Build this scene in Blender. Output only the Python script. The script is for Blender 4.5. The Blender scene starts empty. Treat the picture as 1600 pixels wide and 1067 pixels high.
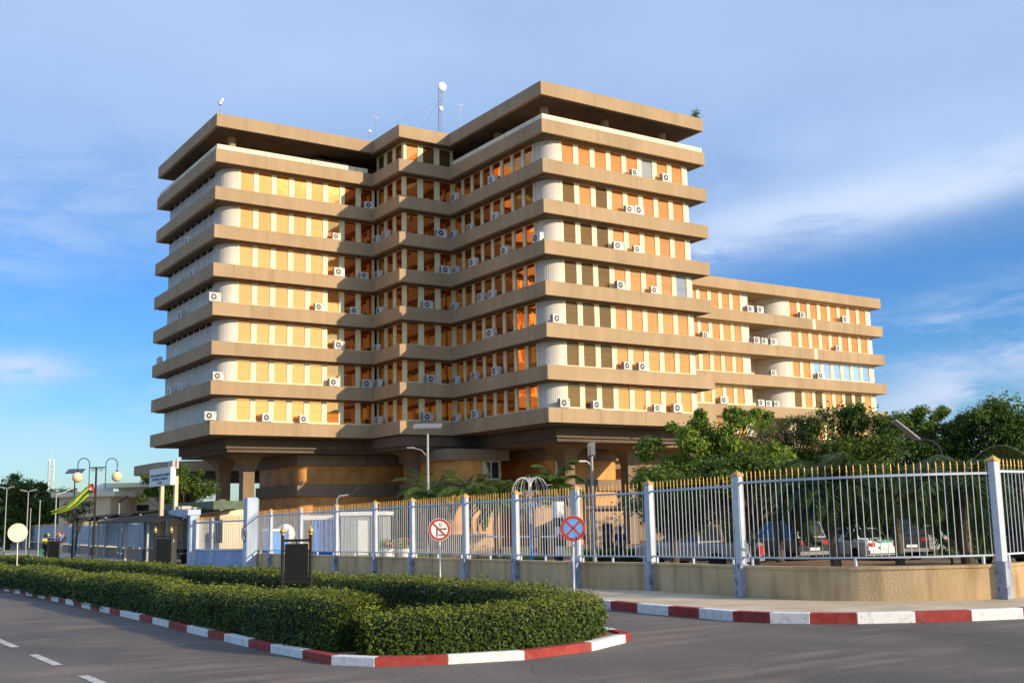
import bpy, bmesh, math, random
import numpy as np
from mathutils import Vector, Matrix
random.seed(7); rng = np.random.default_rng(11)
PI = math.pi; R = math.radians
scene = bpy.context.scene
COL = scene.collection

# ------------------------------------------------------------------ camera model
FPX, YAW, PIT, ROL = 1741.91, 0.5833, 0.1550, -0.01925
CAM = np.array([-49.0646, -69.4632, 1.9]); Z0 = 33.158
_F = np.array([math.sin(YAW)*math.cos(PIT), math.cos(YAW)*math.cos(PIT), math.sin(PIT)])
_R = np.array([math.cos(YAW), -math.sin(YAW), 0.0]); _U = np.cross(_R, _F)
_R2 = math.cos(ROL)*_R + math.sin(ROL)*_U; _U2 = -math.sin(ROL)*_R + math.cos(ROL)*_U

def gz(y):                                   # the street falls gently away from the camera
    y = min(max(y, -130.0), 300.0)
    if y < -10: return -0.010*(y - CAM[1])
    return -0.5946 - 0.004*(y + 10)
def ray(x, y): return _F + _R2*(x-800)/FPX - _U2*(y-533.5)/FPX
def at(x, y, h=0.0):                         # photo pixel -> point h above the sloping street
    d = ray(x, y); z = gz(-40) + h; P = CAM
    for _ in range(60):
        t = (z - CAM[2])/d[2] if d[2] < -1e-4 else 300
        P = CAM + d*min(max(t, 0), 400); z = gz(P[1]) + h
    return P
def onY(x, y, Y): d = ray(x, y); return CAM + d*(Y-CAM[1])/d[1]
def onX(x, y, X): d = ray(x, y); return CAM + d*(X-CAM[0])/d[0]
def pd(x, y, dep): return CAM + ray(x, y)*dep     # depth along the view axis
def V(p): return Vector([float(c) for c in p])

# ------------------------------------------------------------------ materials
def newmat(name):
    m = bpy.data.materials.new(name); m.use_nodes = True
    nt = m.node_tree; b = nt.nodes['Principled BSDF']
    return m, nt, b
def mat(name, col, rough=.7, metal=0., var=.12, scale=3., bump=0., bscale=40., stretch=(1,1,1), spec=.35, col2=None, detail=4., contrast=(.35,.65)):
    m, nt, b = newmat(name); N = nt.nodes; L = nt.links
    b.inputs['Roughness'].default_value = rough; b.inputs['Metallic'].default_value = metal
    b.inputs['Specular IOR Level'].default_value = spec
    tc = N.new('ShaderNodeTexCoord'); mp = N.new('ShaderNodeMapping'); mp.inputs['Scale'].default_value = stretch
    L.new(tc.outputs['Object'], mp.inputs[0])
    if var > 0 or col2:
        nz = N.new('ShaderNodeTexNoise'); nz.inputs['Scale'].default_value = scale; nz.inputs['Detail'].default_value = detail
        L.new(mp.outputs[0], nz.inputs[0])
        rp = N.new('ShaderNodeValToRGB'); L.new(nz.outputs[0], rp.inputs[0])
        c2 = col2 or [c*(1+var) for c in col]; c1 = col if col2 else [c*(1-var) for c in col]
        rp.color_ramp.elements[0].position = contrast[0]; rp.color_ramp.elements[1].position = contrast[1]
        rp.color_ramp.elements[0].color = (*c1, 1); rp.color_ramp.elements[1].color = (*c2, 1)
        L.new(rp.outputs[0], b.inputs['Base Color'])
    else: b.inputs['Base Color'].default_value = (*col, 1)
    if bump:
        n2 = N.new('ShaderNodeTexNoise'); n2.inputs['Scale'].default_value = bscale; n2.inputs['Detail'].default_value = 6
        L.new(tc.outputs['Object'], n2.inputs[0]); bp = N.new('ShaderNodeBump'); bp.inputs['Strength'].default_value = bump
        bp.inputs['Distance'].default_value = .02; L.new(n2.outputs[0], bp.inputs['Height']); L.new(bp.outputs[0], b.inputs['Normal'])
    return m
def leafmat(name, c1, c2, rough=.5, scale=1.2, trans=.25):
    m, nt, b = newmat(name); N = nt.nodes; L = nt.links
    tc = N.new('ShaderNodeTexCoord'); nz = N.new('ShaderNodeTexNoise'); nz.inputs['Scale'].default_value = scale; nz.inputs['Detail'].default_value = 5
    L.new(tc.outputs['Object'], nz.inputs[0])
    geo = N.new('ShaderNodeNewGeometry'); ad = N.new('ShaderNodeMath'); ad.operation = 'MULTIPLY_ADD'
    ad.inputs[1].default_value = .35; L.new(geo.outputs['Random Per Island'], ad.inputs[0]); L.new(nz.outputs[0], ad.inputs[2])
    rp = N.new('ShaderNodeValToRGB'); rp.color_ramp.elements[0].position = .38; rp.color_ramp.elements[1].position = .95
    rp.color_ramp.elements[0].color = (*c1, 1); rp.color_ramp.elements[1].color = (*c2, 1)
    L.new(ad.outputs[0], rp.inputs[0]); L.new(rp.outputs[0], b.inputs['Base Color'])
    b.inputs['Roughness'].default_value = rough; b.inputs['Specular IOR Level'].default_value = .16
    tr = N.new('ShaderNodeBsdfTranslucent'); L.new(rp.outputs[0], tr.inputs[0])
    mx = N.new('ShaderNodeMixShader'); mx.inputs[0].default_value = trans
    L.new(b.outputs[0], mx.inputs[1]); L.new(tr.outputs[0], mx.inputs[2])
    L.new(mx.outputs[0], N['Material Output'].inputs[0])
    return m
def glass_pane(name, blind, tint, refl, rough=.03, wob=.05):
    """coated pane: blind seen through (diffuse) under a tinted mirror coat"""
    m, nt, b = newmat(name); N = nt.nodes; L = nt.links; N.remove(b)
    tc = N.new('ShaderNodeTexCoord'); nz = N.new('ShaderNodeTexNoise'); nz.inputs['Scale'].default_value = 1.1
    oi = N.new('ShaderNodeObjectInfo'); ad = N.new('ShaderNodeVectorMath'); ad.operation = 'ADD'
    geo = N.new('ShaderNodeNewGeometry'); L.new(geo.outputs['Position'], ad.inputs[0]); L.new(oi.outputs['Random'], ad.inputs[1])
    L.new(ad.outputs[0], nz.inputs[0])
    bp = N.new('ShaderNodeBump'); bp.inputs['Strength'].default_value = wob; bp.inputs['Distance'].default_value = .15; L.new(nz.outputs[0], bp.inputs['Height'])
    # horizontal slats of the blind
    sx = N.new('ShaderNodeSeparateXYZ'); L.new(geo.outputs['Position'], sx.inputs[0])
    n3 = N.new('ShaderNodeTexNoise'); n3.inputs['Scale'].default_value = 1.7; mp = N.new('ShaderNodeMapping'); mp.inputs['Scale'].default_value = (.15, .15, 3)
    L.new(geo.outputs['Position'], mp.inputs[0]); L.new(mp.outputs[0], n3.inputs[0])
    rp = N.new('ShaderNodeValToRGB'); rp.color_ramp.elements[0].position = .3; rp.color_ramp.elements[1].position = .7
    rp.color_ramp.elements[0].color = (*[c*.82 for c in blind], 1); rp.color_ramp.elements[1].color = (*[min(1, c*1.12) for c in blind], 1)
    L.new(n3.outputs[0], rp.inputs[0])
    vr = N.new('ShaderNodeMapRange'); vr.inputs[3].default_value = .88; vr.inputs[4].default_value = 1.10; L.new(oi.outputs['Random'], vr.inputs[0])
    vs_ = N.new('ShaderNodeVectorMath'); vs_.operation = 'SCALE'; L.new(rp.outputs[0], vs_.inputs[0]); L.new(vr.outputs[0], vs_.inputs['Scale'])
    df = N.new('ShaderNodeBsdfDiffuse'); L.new(vs_.outputs[0], df.inputs[0])
    gl = N.new('ShaderNodeBsdfGlossy'); gl.inputs[0].default_value = (*tint, 1); gl.inputs['Roughness'].default_value = rough
    L.new(bp.outputs[0], gl.inputs['Normal'])
    mx = N.new('ShaderNodeMixShader'); mx.inputs[0].default_value = refl
    L.new(df.outputs[0], mx.inputs[1]); L.new(gl.outputs[0], mx.inputs[2]); L.new(mx.outputs[0], N['Material Output'].inputs[0])
    return m

M = {}
def concrete(name, col):
    m, nt, b = newmat(name); N = nt.nodes; L = nt.links
    tc = N.new('ShaderNodeTexCoord')
    def noise(sc, stretch, det=5):
        mp = N.new('ShaderNodeMapping'); mp.inputs['Scale'].default_value = stretch; L.new(tc.outputs['Object'], mp.inputs[0])
        n = N.new('ShaderNodeTexNoise'); n.inputs['Scale'].default_value = sc; n.inputs['Detail'].default_value = det; L.new(mp.outputs[0], n.inputs[0]); return n
    a = noise(.22, (1, 1, 1)); s = noise(1.1, (1, 1, .10), 8); f = noise(9, (1, 1, 1))
    def ramp(n, p0, p1, v0, v1):
        r = N.new('ShaderNodeMapRange'); r.inputs[1].default_value = p0; r.inputs[2].default_value = p1; r.inputs[3].default_value = v0; r.inputs[4].default_value = v1
        L.new(n.outputs[0], r.inputs[0]); return r
    st = noise(2.6, (1, 1, .025), 3); r4 = ramp(st, .60, .72, 1.0, .80)
    r1 = ramp(a, .3, .7, .88, 1.08); r2 = ramp(s, .30, .70, .90, 1.05); r3 = ramp(f, .3, .7, .95, 1.05)
    m1 = N.new('ShaderNodeMath'); m1.operation = 'MULTIPLY'; L.new(r1.outputs[0], m1.inputs[0]); L.new(r2.outputs[0], m1.inputs[1])
    m2 = N.new('ShaderNodeMath'); m2.operation = 'MULTIPLY'; L.new(m1.outputs[0], m2.inputs[0]); L.new(r3.outputs[0], m2.inputs[1])
    m3 = N.new('ShaderNodeMath'); m3.operation = 'MULTIPLY'; L.new(m2.outputs[0], m3.inputs[0]); L.new(r4.outputs[0], m3.inputs[1]); m2 = m3
    vm = N.new('ShaderNodeVectorMath'); vm.operation = 'SCALE'; vm.inputs[0].default_value = col; L.new(m2.outputs[0], vm.inputs['Scale'])
    L.new(vm.outputs[0], b.inputs['Base Color']); b.inputs['Roughness'].default_value = .85; b.inputs['Specular IOR Level'].default_value = .2
    bp = N.new('ShaderNodeBump'); bp.inputs['Strength'].default_value = .25; bp.inputs['Distance'].default_value = .02; L.new(f.outputs[0], bp.inputs['Height']); L.new(bp.outputs[0], b.inputs['Normal'])
    return m
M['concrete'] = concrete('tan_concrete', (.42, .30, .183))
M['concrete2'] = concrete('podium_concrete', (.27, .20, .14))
M['concrete3'] = concrete('shaded_beam_concrete', (.15, .105, .075)); M['concrete4'] = concrete('column_concrete', (.26, .185, .12))  # beam concrete is darker: the overhang's shade is put into its colour
M['groove'] = mat('joint_dark', (.05, .04, .03), var=0)
M['cream'] = mat('cream_frame', (.85, .75, .48), .5, var=.05, scale=2)
M['white_flute'] = mat('white_cladding', (.62, .59, .53), .6, var=.06, scale=.8, stretch=(1, 1, .2))
M['coping'] = mat('coping_cream', (.74, .68, .50), .7, var=.1, scale=.5)
M['side_panel'] = mat('side_blind', (.50, .44, .37), .5, var=.10, scale=.7)
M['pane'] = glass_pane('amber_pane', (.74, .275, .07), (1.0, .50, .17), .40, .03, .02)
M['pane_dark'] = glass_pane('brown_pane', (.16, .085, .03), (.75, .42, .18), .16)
M['pane_shaded'] = glass_pane('bronze_pane', (.24, .062, .02), (1.0, .41, .13), .70)  # same amber glass on shaded faces, with the shade put into its colour
M['pane_blue'] = glass_pane('clear_pane', (.36, .45, .55), (.8, .88, 1), .4)  # bluish reflection painted into the pane colour
M['dark'] = mat('dark_void', (.022, .018, .015), .9, var=.1)
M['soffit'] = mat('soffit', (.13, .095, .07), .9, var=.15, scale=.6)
M['orange'] = mat('ochre_cladding', (.58, .27, .075), .6, var=.22, scale=.7, bump=.2)
M['glassdark'] = mat('dark_glass', (.02, .022, .025), .08, var=0, spec=.6)
M['ac_white'] = mat('ac_casing', (.64, .64, .60), .5, var=.08, scale=5)
M['ac_dark'] = mat('ac_grille', (.03, .03, .035), .5, var=0)
M['ac_grey'] = mat('ac_fins', (.22, .22, .23), .5, var=.15, scale=20)
M['fence_paint'] = mat('fence_paint', (.49, .54, .61), .5, var=.08, scale=2.5)
M['fence_base'] = mat('fence_post_base', (.20, .23, .31), .8, var=.4, scale=5, col2=(.42, .45, .52), stretch=(1, 1, .4))
M['gold'] = mat('gold_paint', (.62, .34, .09), .45, var=.18, scale=6, metal=.15)
M['gold_metal'] = mat('gold_metal', (.75, .48, .15), .3, metal=.7, var=.1)
M['wall_ochre'] = None
M['asphalt'] = None
M['red_kerb'] = mat('red_kerb_paint', (.27, .026, .022), .7, var=.2, scale=5, bump=.3, col2=(.36, .05, .04))
M['white_kerb'] = mat('white_kerb_paint', (.60, .58, .55), .7, bump=.3, scale=7, col2=(.80, .79, .77), contrast=(.28, .5))
M['line_white'] = mat('road_line_paint', (.33, .31, .28), .7, scale=6, col2=(.62, .60, .55), contrast=(.35, .5))
M['sidewalk'] = mat('sandy_pavement', (.46, .35, .23), .9, scale=.8, col2=(.62, .50, .35), bump=.3, detail=8)
M['soil'] = mat('red_soil', (.25, .13, .065), .95, scale=1.2, col2=(.38, .22, .12), bump=.5, detail=8)
M['grass'] = mat('ground_grass', (.09, .13, .03), .95, scale=1.3, col2=(.18, .22, .06), bump=.5, detail=8)
M['parking'] = mat('parking_earth', (.15, .11, .085), .95, scale=.5, col2=(.24, .17, .12), bump=.3, detail=8)
M['black_metal'] = mat('black_metal', (.018, .016, .015), .4, var=.1)
M['black_board'] = mat('black_board', (.010, .011, .010), .45, var=.15)
M['grey_metal'] = mat('galvanised', (.36, .37, .37), .5, metal=.2, var=.08)
M['white_paint'] = mat('white_paint', (.78, .77, .74), .5, var=.06, scale=4)
M['red_paint'] = mat('red_paint', (.42, .03, .03), .45, var=.08)
M['sign_red'] = mat('sign_red', (.45, .055, .04), .4, var=.08, scale=8)
M['sign_blue'] = mat('sign_blue', (.12, .36, .72), .4, var=.12, scale=8)
M['black'] = mat('black_paint', (.015, .015, .015), .5, var=0)
M['blue_paint'] = mat('blue_steel', (.005, .22, .74), .45, var=.08, scale=1)
M['gate_blue'] = mat('gate_blue', (.26, .36, .57), .5, var=.1, scale=1.5)
M['pillar_blue'] = mat('pillar_pale_blue', (.42, .50, .62), .6, var=.1, scale=1.2)
M['cream_wall'] = mat('cream_render', (.68, .55, .38), .85, var=.08, scale=.6)
M['ochre_lit'] = mat('ochre_render', (.62, .40, .20), .85, var=.1, scale=.8)
M['roof_green'] = mat('green_fascia', (.10, .14, .09), .7, var=.15)
M['roof_dark'] = mat('dark_sheeting', (.018, .015, .013), .8, var=.3, scale=4)
M['globe'] = mat('opal_globe', (.78, .66, .38), .25, var=.05)
M['solar'] = mat('solar_cells', (.03, .035, .055), .2, var=.1, spec=.6)
M['trunk'] = mat('bark', (.10, .075, .05), .9, scale=5, var=.3, bump=.5, stretch=(1, 1, .3))
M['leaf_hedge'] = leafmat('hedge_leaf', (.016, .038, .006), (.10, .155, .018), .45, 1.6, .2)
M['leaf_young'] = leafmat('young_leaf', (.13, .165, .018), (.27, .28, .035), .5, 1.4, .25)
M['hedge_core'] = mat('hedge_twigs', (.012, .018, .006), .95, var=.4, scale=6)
M['leaf_bright'] = leafmat('bright_leaf', (.075, .15, .014), (.28, .38, .045), .5, .7, .3)
M['leaf_mid'] = leafmat('mid_leaf', (.042, .09, .014), (.17, .24, .035), .5, .6, .25)
M['leaf_dark'] = leafmat('dark_leaf', (.024, .055, .011), (.095, .15, .026), .5, .6, .2)
M['leaf_dry'] = leafmat('dry_leaf', (.09, .05, .03), (.22, .15, .09), .7, .8, .2)
M['leaf_palm'] = leafmat('palm_leaf', (.04, .09, .014), (.15, .22, .04), .4, .8, .2)
M['leaf_palm_dark'] = leafmat('dark_palm_leaf', (.022, .05, .012), (.085, .13, .03), .4, .8, .15)
M['leaf_grey'] = leafmat('grey_leaf', (.04, .055, .035), (.13, .15, .11), .6, .8, .2)
M['rubber'] = mat('tyre_rubber', (.015, .015, .016), .8, var=.1)
M['skin'] = mat('brown_skin', (.07, .038, .024), .55, var=.08)
M['hair'] = mat('black_hair', (.008, .007, .006), .7, var=.1)
M['lamp_glow_red'] = mat('tail_lamp_red', (.45, .02, .02), .2, var=0)

def aged(m, lo=.62, hi=1.08):
    nt = m.node_tree; N = nt.nodes; L = nt.links; b = N['Principled BSDF']; src = b.inputs['Base Color'].links[0].from_socket
    oi = N.new('ShaderNodeObjectInfo'); vr = N.new('ShaderNodeMapRange'); vr.inputs[3].default_value = lo; vr.inputs[4].default_value = hi; L.new(oi.outputs['Random'], vr.inputs[0])
    sc = N.new('ShaderNodeVectorMath'); sc.operation = 'SCALE'; L.new(src, sc.inputs[0]); L.new(vr.outputs[0], sc.inputs['Scale']); L.new(sc.outputs[0], b.inputs['Base Color'])
def worn(m, col, scale=9., lo=.56, hi=.66, amount=.8):
    """flaked paint and dirt specks"""
    nt = m.node_tree; N = nt.nodes; L = nt.links; b = N['Principled BSDF']; src = b.inputs['Base Color'].links[0].from_socket
    tc = N.new('ShaderNodeTexCoord'); nz = N.new('ShaderNodeTexNoise'); nz.inputs['Scale'].default_value = scale; nz.inputs['Detail'].default_value = 8; nz.inputs['Roughness'].default_value = .7; L.new(tc.outputs['Object'], nz.inputs[0])
    mr = N.new('ShaderNodeMapRange'); mr.inputs[1].default_value = lo; mr.inputs[2].default_value = hi; mr.inputs[4].default_value = amount; L.new(nz.outputs[0], mr.inputs[0])
    mx = N.new('ShaderNodeMix'); mx.data_type = 'RGBA'; L.new(mr.outputs[0], mx.inputs[0]); L.new(src, mx.inputs[6]); mx.inputs[7].default_value = (*col, 1); L.new(mx.outputs[2], b.inputs['Base Color'])
aged(M['ac_white'], .78, 1.12); worn(M['red_kerb'], (.17, .12, .10), 7, .55, .68, .75); worn(M['white_kerb'], (.30, .26, .22), 7, .56, .70, .7)
worn(M['line_white'], (.16, .14, .12), 12, .50, .62, .8); worn(M['fence_base'], (.05, .06, .09), 6, .54, .62, .9); worn(M['sidewalk'], (.22, .16, .10), 1.6, .60, .72, .7); worn(M['soil'], (.42, .28, .17), 14, .56, .66, .6)
def wall_mat():
    m, nt, b = newmat('ochre_low_wall'); N = nt.nodes; L = nt.links
    tc = N.new('ShaderNodeTexCoord')
    def nz(sc, st, d=6):
        mp = N.new('ShaderNodeMapping'); mp.inputs['Scale'].default_value = st; L.new(tc.outputs['Object'], mp.inputs[0])
        n = N.new('ShaderNodeTexNoise'); n.inputs['Scale'].default_value = sc; n.inputs['Detail'].default_value = d; L.new(mp.outputs[0], n.inputs[0]); return n
    a = nz(.7, (1, 1, 1)); s = nz(3.5, (1, 1, .12)); g = nz(26, (1, 1, 1), 3)
    r = N.new('ShaderNodeValToRGB'); r.color_ramp.elements[0].color = (.43, .305, .165, 1); r.color_ramp.elements[1].color = (.60, .44, .25, 1)
    r.color_ramp.elements[0].position = .3; r.color_ramp.elements[1].position = .62; L.new(a.outputs[0], r.inputs[0])
    r2 = N.new('ShaderNodeValToRGB'); r2.color_ramp.elements[0].color = (.6, .58, .55, 1); r2.color_ramp.elements[1].color = (1, 1, 1, 1)
    r2.color_ramp.elements[0].position = .30; r2.color_ramp.elements[1].position = .52; L.new(s.outputs[0], r2.inputs[0])
    mx = N.new('ShaderNodeMix'); mx.data_type = 'RGBA'; mx.blend_type = 'MULTIPLY'; mx.inputs[0].default_value = .8
    L.new(r.outputs[0], mx.inputs[6]); L.new(r2.outputs[0], mx.inputs[7]); L.new(mx.outputs[2], b.inputs['Base Color'])
    b.inputs['Roughness'].default_value = .9; b.inputs['Specular IOR Level'].default_value = .15
    bp = N.new('ShaderNodeBump'); bp.inputs['Strength'].default_value = .6; bp.inputs['Distance'].default_value = .02; L.new(g.outputs[0], bp.inputs['Height']); L.new(bp.outputs[0], b.inputs['Normal'])
    return m
M['wall_ochre'] = wall_mat()
def asphalt_mat():
    m, nt, b = newmat('asphalt'); N = nt.nodes; L = nt.links
    tc = N.new('ShaderNodeTexCoord')
    def nz(sc, st, d=6):
        mp = N.new('ShaderNodeMapping'); mp.inputs['Scale'].default_value = st; L.new(tc.outputs['Object'], mp.inputs[0])
        n = N.new('ShaderNodeTexNoise'); n.inputs['Scale'].default_value = sc; n.inputs['Detail'].default_value = d; L.new(mp.outputs[0], n.inputs[0]); return n
    a = nz(.35, (1, .35, 1)); g = nz(55, (1, 1, 1), 2); w = nz(1.1, (.35, 2.2, 1), 7); d = nz(.45, (1, 1, 1), 8)
    r = N.new('ShaderNodeValToRGB'); r.color_ramp.elements[0].color = (.088, .076, .068, 1); r.color_ramp.elements[1].color = (.165, .140, .120, 1)
    r.color_ramp.elements[0].position = .3; r.color_ramp.elements[1].position = .7; L.new(a.outputs[0], r.inputs[0])
    r2 = N.new('ShaderNodeValToRGB'); r2.color_ramp.elements[0].color = (.66, .66, .66, 1); r2.color_ramp.elements[1].color = (1.45, 1.42, 1.38, 1)
    r2.color_ramp.elements[0].position = .28; r2.color_ramp.elements[1].position = .72; L.new(g.outputs[0], r2.inputs[0])
    mx = N.new('ShaderNodeMix'); mx.data_type = 'RGBA'; mx.blend_type = 'MULTIPLY'; mx.inputs[0].default_value = 1
    L.new(r.outputs[0], mx.inputs[6]); L.new(r2.outputs[0], mx.inputs[7])
    # sandy dust drifts
    ds = N.new('ShaderNodeMath'); ds.operation = 'MULTIPLY'; L.new(w.outputs[0], ds.inputs[0]); L.new(d.outputs[0], ds.inputs[1])
    r3 = N.new('ShaderNodeMapRange'); r3.inputs[1].default_value = .25; r3.inputs[2].default_value = .40; r3.inputs[3].default_value = 0; r3.inputs[4].default_value = .7; L.new(ds.outputs[0], r3.inputs[0])
    m2 = N.new('ShaderNodeMix'); m2.data_type = 'RGBA'; L.new(r3.outputs[0], m2.inputs[0]); L.new(mx.outputs[2], m2.inputs[6]); m2.inputs[7].default_value = (.24, .185, .14, 1)
    wn = nz(1.3, (1, 1, 1), 4); wv = N.new('ShaderNodeVectorMath'); wv.operation = 'MULTIPLY_ADD'; L.new(wn.outputs[1], wv.inputs[0]); wv.inputs[1].default_value = (1.1, 1.1, 0); L.new(tc.outputs['Object'], wv.inputs[2])
    vo = N.new('ShaderNodeTexVoronoi'); vo.feature = 'DISTANCE_TO_EDGE'; vo.inputs['Scale'].default_value = .22; L.new(wv.outputs[0], vo.inputs[0])
    cr = N.new('ShaderNodeMapRange'); cr.inputs[1].default_value = .0; cr.inputs[2].default_value = .0045; cr.inputs[3].default_value = .66; cr.inputs[4].default_value = 1.; L.new(vo.outputs[0], cr.inputs[0])
    cs_ = N.new('ShaderNodeVectorMath'); cs_.operation = 'SCALE'; L.new(m2.outputs[2], cs_.inputs[0]); L.new(cr.outputs[0], cs_.inputs['Scale'])
    L.new(cs_.outputs[0], b.inputs['Base Color']); b.inputs['Roughness'].default_value = .82; b.inputs['Specular IOR Level'].default_value = .25
    bp = N.new('ShaderNodeBump'); bp.inputs['Strength'].default_value = .5; bp.inputs['Distance'].default_value = .01; L.new(g.outputs[0], bp.inputs['Height']); L.new(bp.outputs[0], b.inputs['Normal'])
    return m
M['asphalt'] = asphalt_mat()

# ------------------------------------------------------------------ mesh builder
class MB:
    def __init__(s): s.v = []; s.f = []; s.m = []
    def add(s, vs, fs, mi=0):
        o = len(s.v); s.v += [tuple(float(c) for c in p) for p in vs]
        for f in fs: s.f.append([i+o for i in f]); s.m.append(mi)
        return s
    def box(s, x0, x1, y0, y1, z0, z1, mi=0):
        vs = [(x0,y0,z0),(x1,y0,z0),(x1,y1,z0),(x0,y1,z0),(x0,y0,z1),(x1,y0,z1),(x1,y1,z1),(x0,y1,z1)]
        return s.add(vs, [(3,2,1,0),(4,5,6,7),(0,1,5,4),(1,2,6,5),(2,3,7,6),(3,0,4,7)], mi)
    def obox(s, c, u, v, w, mi=0):           # centre and three half vectors
        c, u, v, w = map(np.array, (c, u, v, w)); P = []
        for k in (-1, 1):
            for i, j in ((-1,-1),(1,-1),(1,1),(-1,1)): P.append(c+i*u+j*v+k*w)
        fl = [(3,2,1,0),(4,5,6,7),(0,1,5,4),(1,2,6,5),(2,3,7,6),(3,0,4,7)]
        if np.dot(np.cross(u, v), w) < 0: fl = [f[::-1] for f in fl]
        return s.add(P, fl, mi)
    def bar(s, a, b, w, h=None, mi=0):       # square bar from a to b
        a, b = np.array(a, float), np.array(b, float); d = b-a; l = np.linalg.norm(d); d = d/l; h = h or w
        up = np.array([0,0,1.]) if abs(d[2]) < .9 else np.array([0,1.,0])
        r = np.cross(d, up); r /= np.linalg.norm(r); up = np.cross(r, d)
        return s.obox((a+b)/2, d*l/2, r*w/2, up*h/2, mi)
    def prism(s, poly, z0, z1, mi=0):
        n = len(poly); ar = sum(poly[i][0]*poly[(i+1)%n][1]-poly[(i+1)%n][0]*poly[i][1] for i in range(n))
        if ar < 0: poly = poly[::-1]
        vs = [(p[0],p[1],z0) for p in poly]+[(p[0],p[1],z1) for p in poly]
        fs = [tuple(range(n))[::-1], tuple(range(n,2*n))]+[(i,(i+1)%n,n+(i+1)%n,n+i) for i in range(n)]
        return s.add(vs, fs, mi)
    def extrude(s, poly, o, u, v, w, mi=0):  # 2-D outline in plane (u, v) at o, thickness vector w
        o, u, v, w = map(lambda a: np.array(a, float), (o, u, v, w)); n = len(poly)
        ar = sum(poly[i][0]*poly[(i+1)%n][1]-poly[(i+1)%n][0]*poly[i][1] for i in range(n))
        if ar < 0: poly = poly[::-1]
        A = [o+u*p[0]+v*p[1] for p in poly]; B = [p+w for p in A]
        fs = [tuple(range(n))[::-1], tuple(range(n,2*n))]+[(i,(i+1)%n,n+(i+1)%n,n+i) for i in range(n)]
        if np.dot(np.cross(u, v), w) < 0: fs = [f[::-1] for f in fs]
        return s.add(A+B, fs, mi)
    def tube(s, pts, r, n=8, mi=0, caps=True):
        P = [np.array(p, float) for p in pts]; k = len(P); rs = r if hasattr(r, '__len__') else [r]*k
        vs = []; ref = None
        for i in range(k):
            d = P[min(i+1,k-1)]-P[max(i-1,0)]; d /= (np.linalg.norm(d)+1e-12)
            if ref is None:
                a = np.array([0,0,1.]) if abs(d[2]) < .9 else np.array([1.,0,0]); ref = np.cross(d, a)
            ref = ref-d*np.dot(ref, d); ref /= (np.linalg.norm(ref)+1e-12); b = np.cross(d, ref)
            for j in range(n):
                t = 2*PI*j/n; vs.append(P[i]+rs[i]*(math.cos(t)*ref+math.sin(t)*b))
        fs = [(i*n+j, i*n+(j+1)%n, (i+1)*n+(j+1)%n, (i+1)*n+j) for i in range(k-1) for j in range(n)]
        if caps: fs += [tuple(range(n))[::-1], tuple(range((k-1)*n, k*n))]
        return s.add(vs, fs, mi)
    def lathe(s, prof, c=(0,0,0), n=16, mi=0, ax='z'):
        vs = []
        for r, z in prof:
            for j in range(n):
                t = 2*PI*j/n; a, b = r*math.cos(t), r*math.sin(t)
                p = {'z': (a,b,z), 'y': (a,-z,b) , 'x': (z,a,b)}[ax]
                vs.append((c[0]+p[0], c[1]+p[1], c[2]+p[2]))
        k = len(prof); fs = [(i*n+j, i*n+(j+1)%n, (i+1)*n+(j+1)%n, (i+1)*n+j) for i in range(k-1) for j in range(n)]
        fs += [tuple(range(n))[::-1], tuple(range((k-1)*n, k*n))]
        return s.add(vs, fs, mi)
    def ribbon(s, pts, wl, wr, z0, z1, closed=False, mi=0, zf=None, mats=None):
        """upright wall/kerb along a plan polyline; wl / wr = widths to its left and right"""
        P = [np.array(p[:2], float) for p in pts]; n = len(P); Ls = []; Rs = []
        for i in range(n):
            a = P[i]-P[i-1] if (i or closed) else P[1]-P[0]
            b = P[(i+1)%n]-P[i] if (i < n-1 or closed) else a
            a = a/np.linalg.norm(a); b = b/np.linalg.norm(b)
            na = np.array([-a[1],a[0]]); nb = np.array([-b[1],b[0]]); m = na+nb; m /= max(np.dot(m, na), .3)
            Ls.append(P[i]+m*wl); Rs.append(P[i]-m*wr)
        zz = lambda p: zf(p[1]) if zf else 0
        vs = []
        for l, r in zip(Ls, Rs): vs += [(l[0],l[1],z0+zz(l)),(r[0],r[1],z0+zz(r)),(r[0],r[1],z1+zz(r)),(l[0],l[1],z1+zz(l))]
        segs = n if closed else n-1
        for i in range(segs):
            a, b = i*4, ((i+1)%n)*4; mm = mats[i] if mats else mi
            s.add(vs[a:a+4]+vs[b:b+4], [(0,4,5,1),(1,5,6,2),(2,6,7,3),(3,7,4,0)]+([(0,1,2,3)] if (not closed and i == 0) or mats else [])+([(7,6,5,4)] if (not closed and i == segs-1) or mats else []), mm)
        return s
    def build(s, name, mats, parent=None, loc=None, smooth=False, bevel=0, local=False):
        me = bpy.data.meshes.new(name); me.from_pydata(s.v, [], s.f)
        for m in (mats if isinstance(mats, (list, tuple)) else [mats]): me.materials.append(m)
        if any(s.m): me.polygons.foreach_set('material_index', s.m)
        if smooth: me.polygons.foreach_set('use_smooth', [True]*len(me.polygons))
        me.update()
        o = bpy.data.objects.new(name, me); COL.objects.link(o)
        if loc is not None: o.location = V(loc)
        if parent is not None: attach(o, parent, local)
        if bevel:
            b = o.modifiers.new('bevel', 'BEVEL'); b.width = bevel; b.segments = 2; b.limit_method = 'ANGLE'; b.angle_limit = R(40)
        if smooth:
            try: me.set_sharp_from_angle(angle=R(45))
            except Exception: pass
        return o
def wtrans(p):
    if p is None: return Vector((0,0,0))
    return wtrans(p.parent) + p.matrix_parent_inverse.translation + p.location
def attach(o, parent, local=False):
    o.parent = parent
    if not local:
        o.matrix_parent_inverse = Matrix.Translation(-wtrans(parent))
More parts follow.
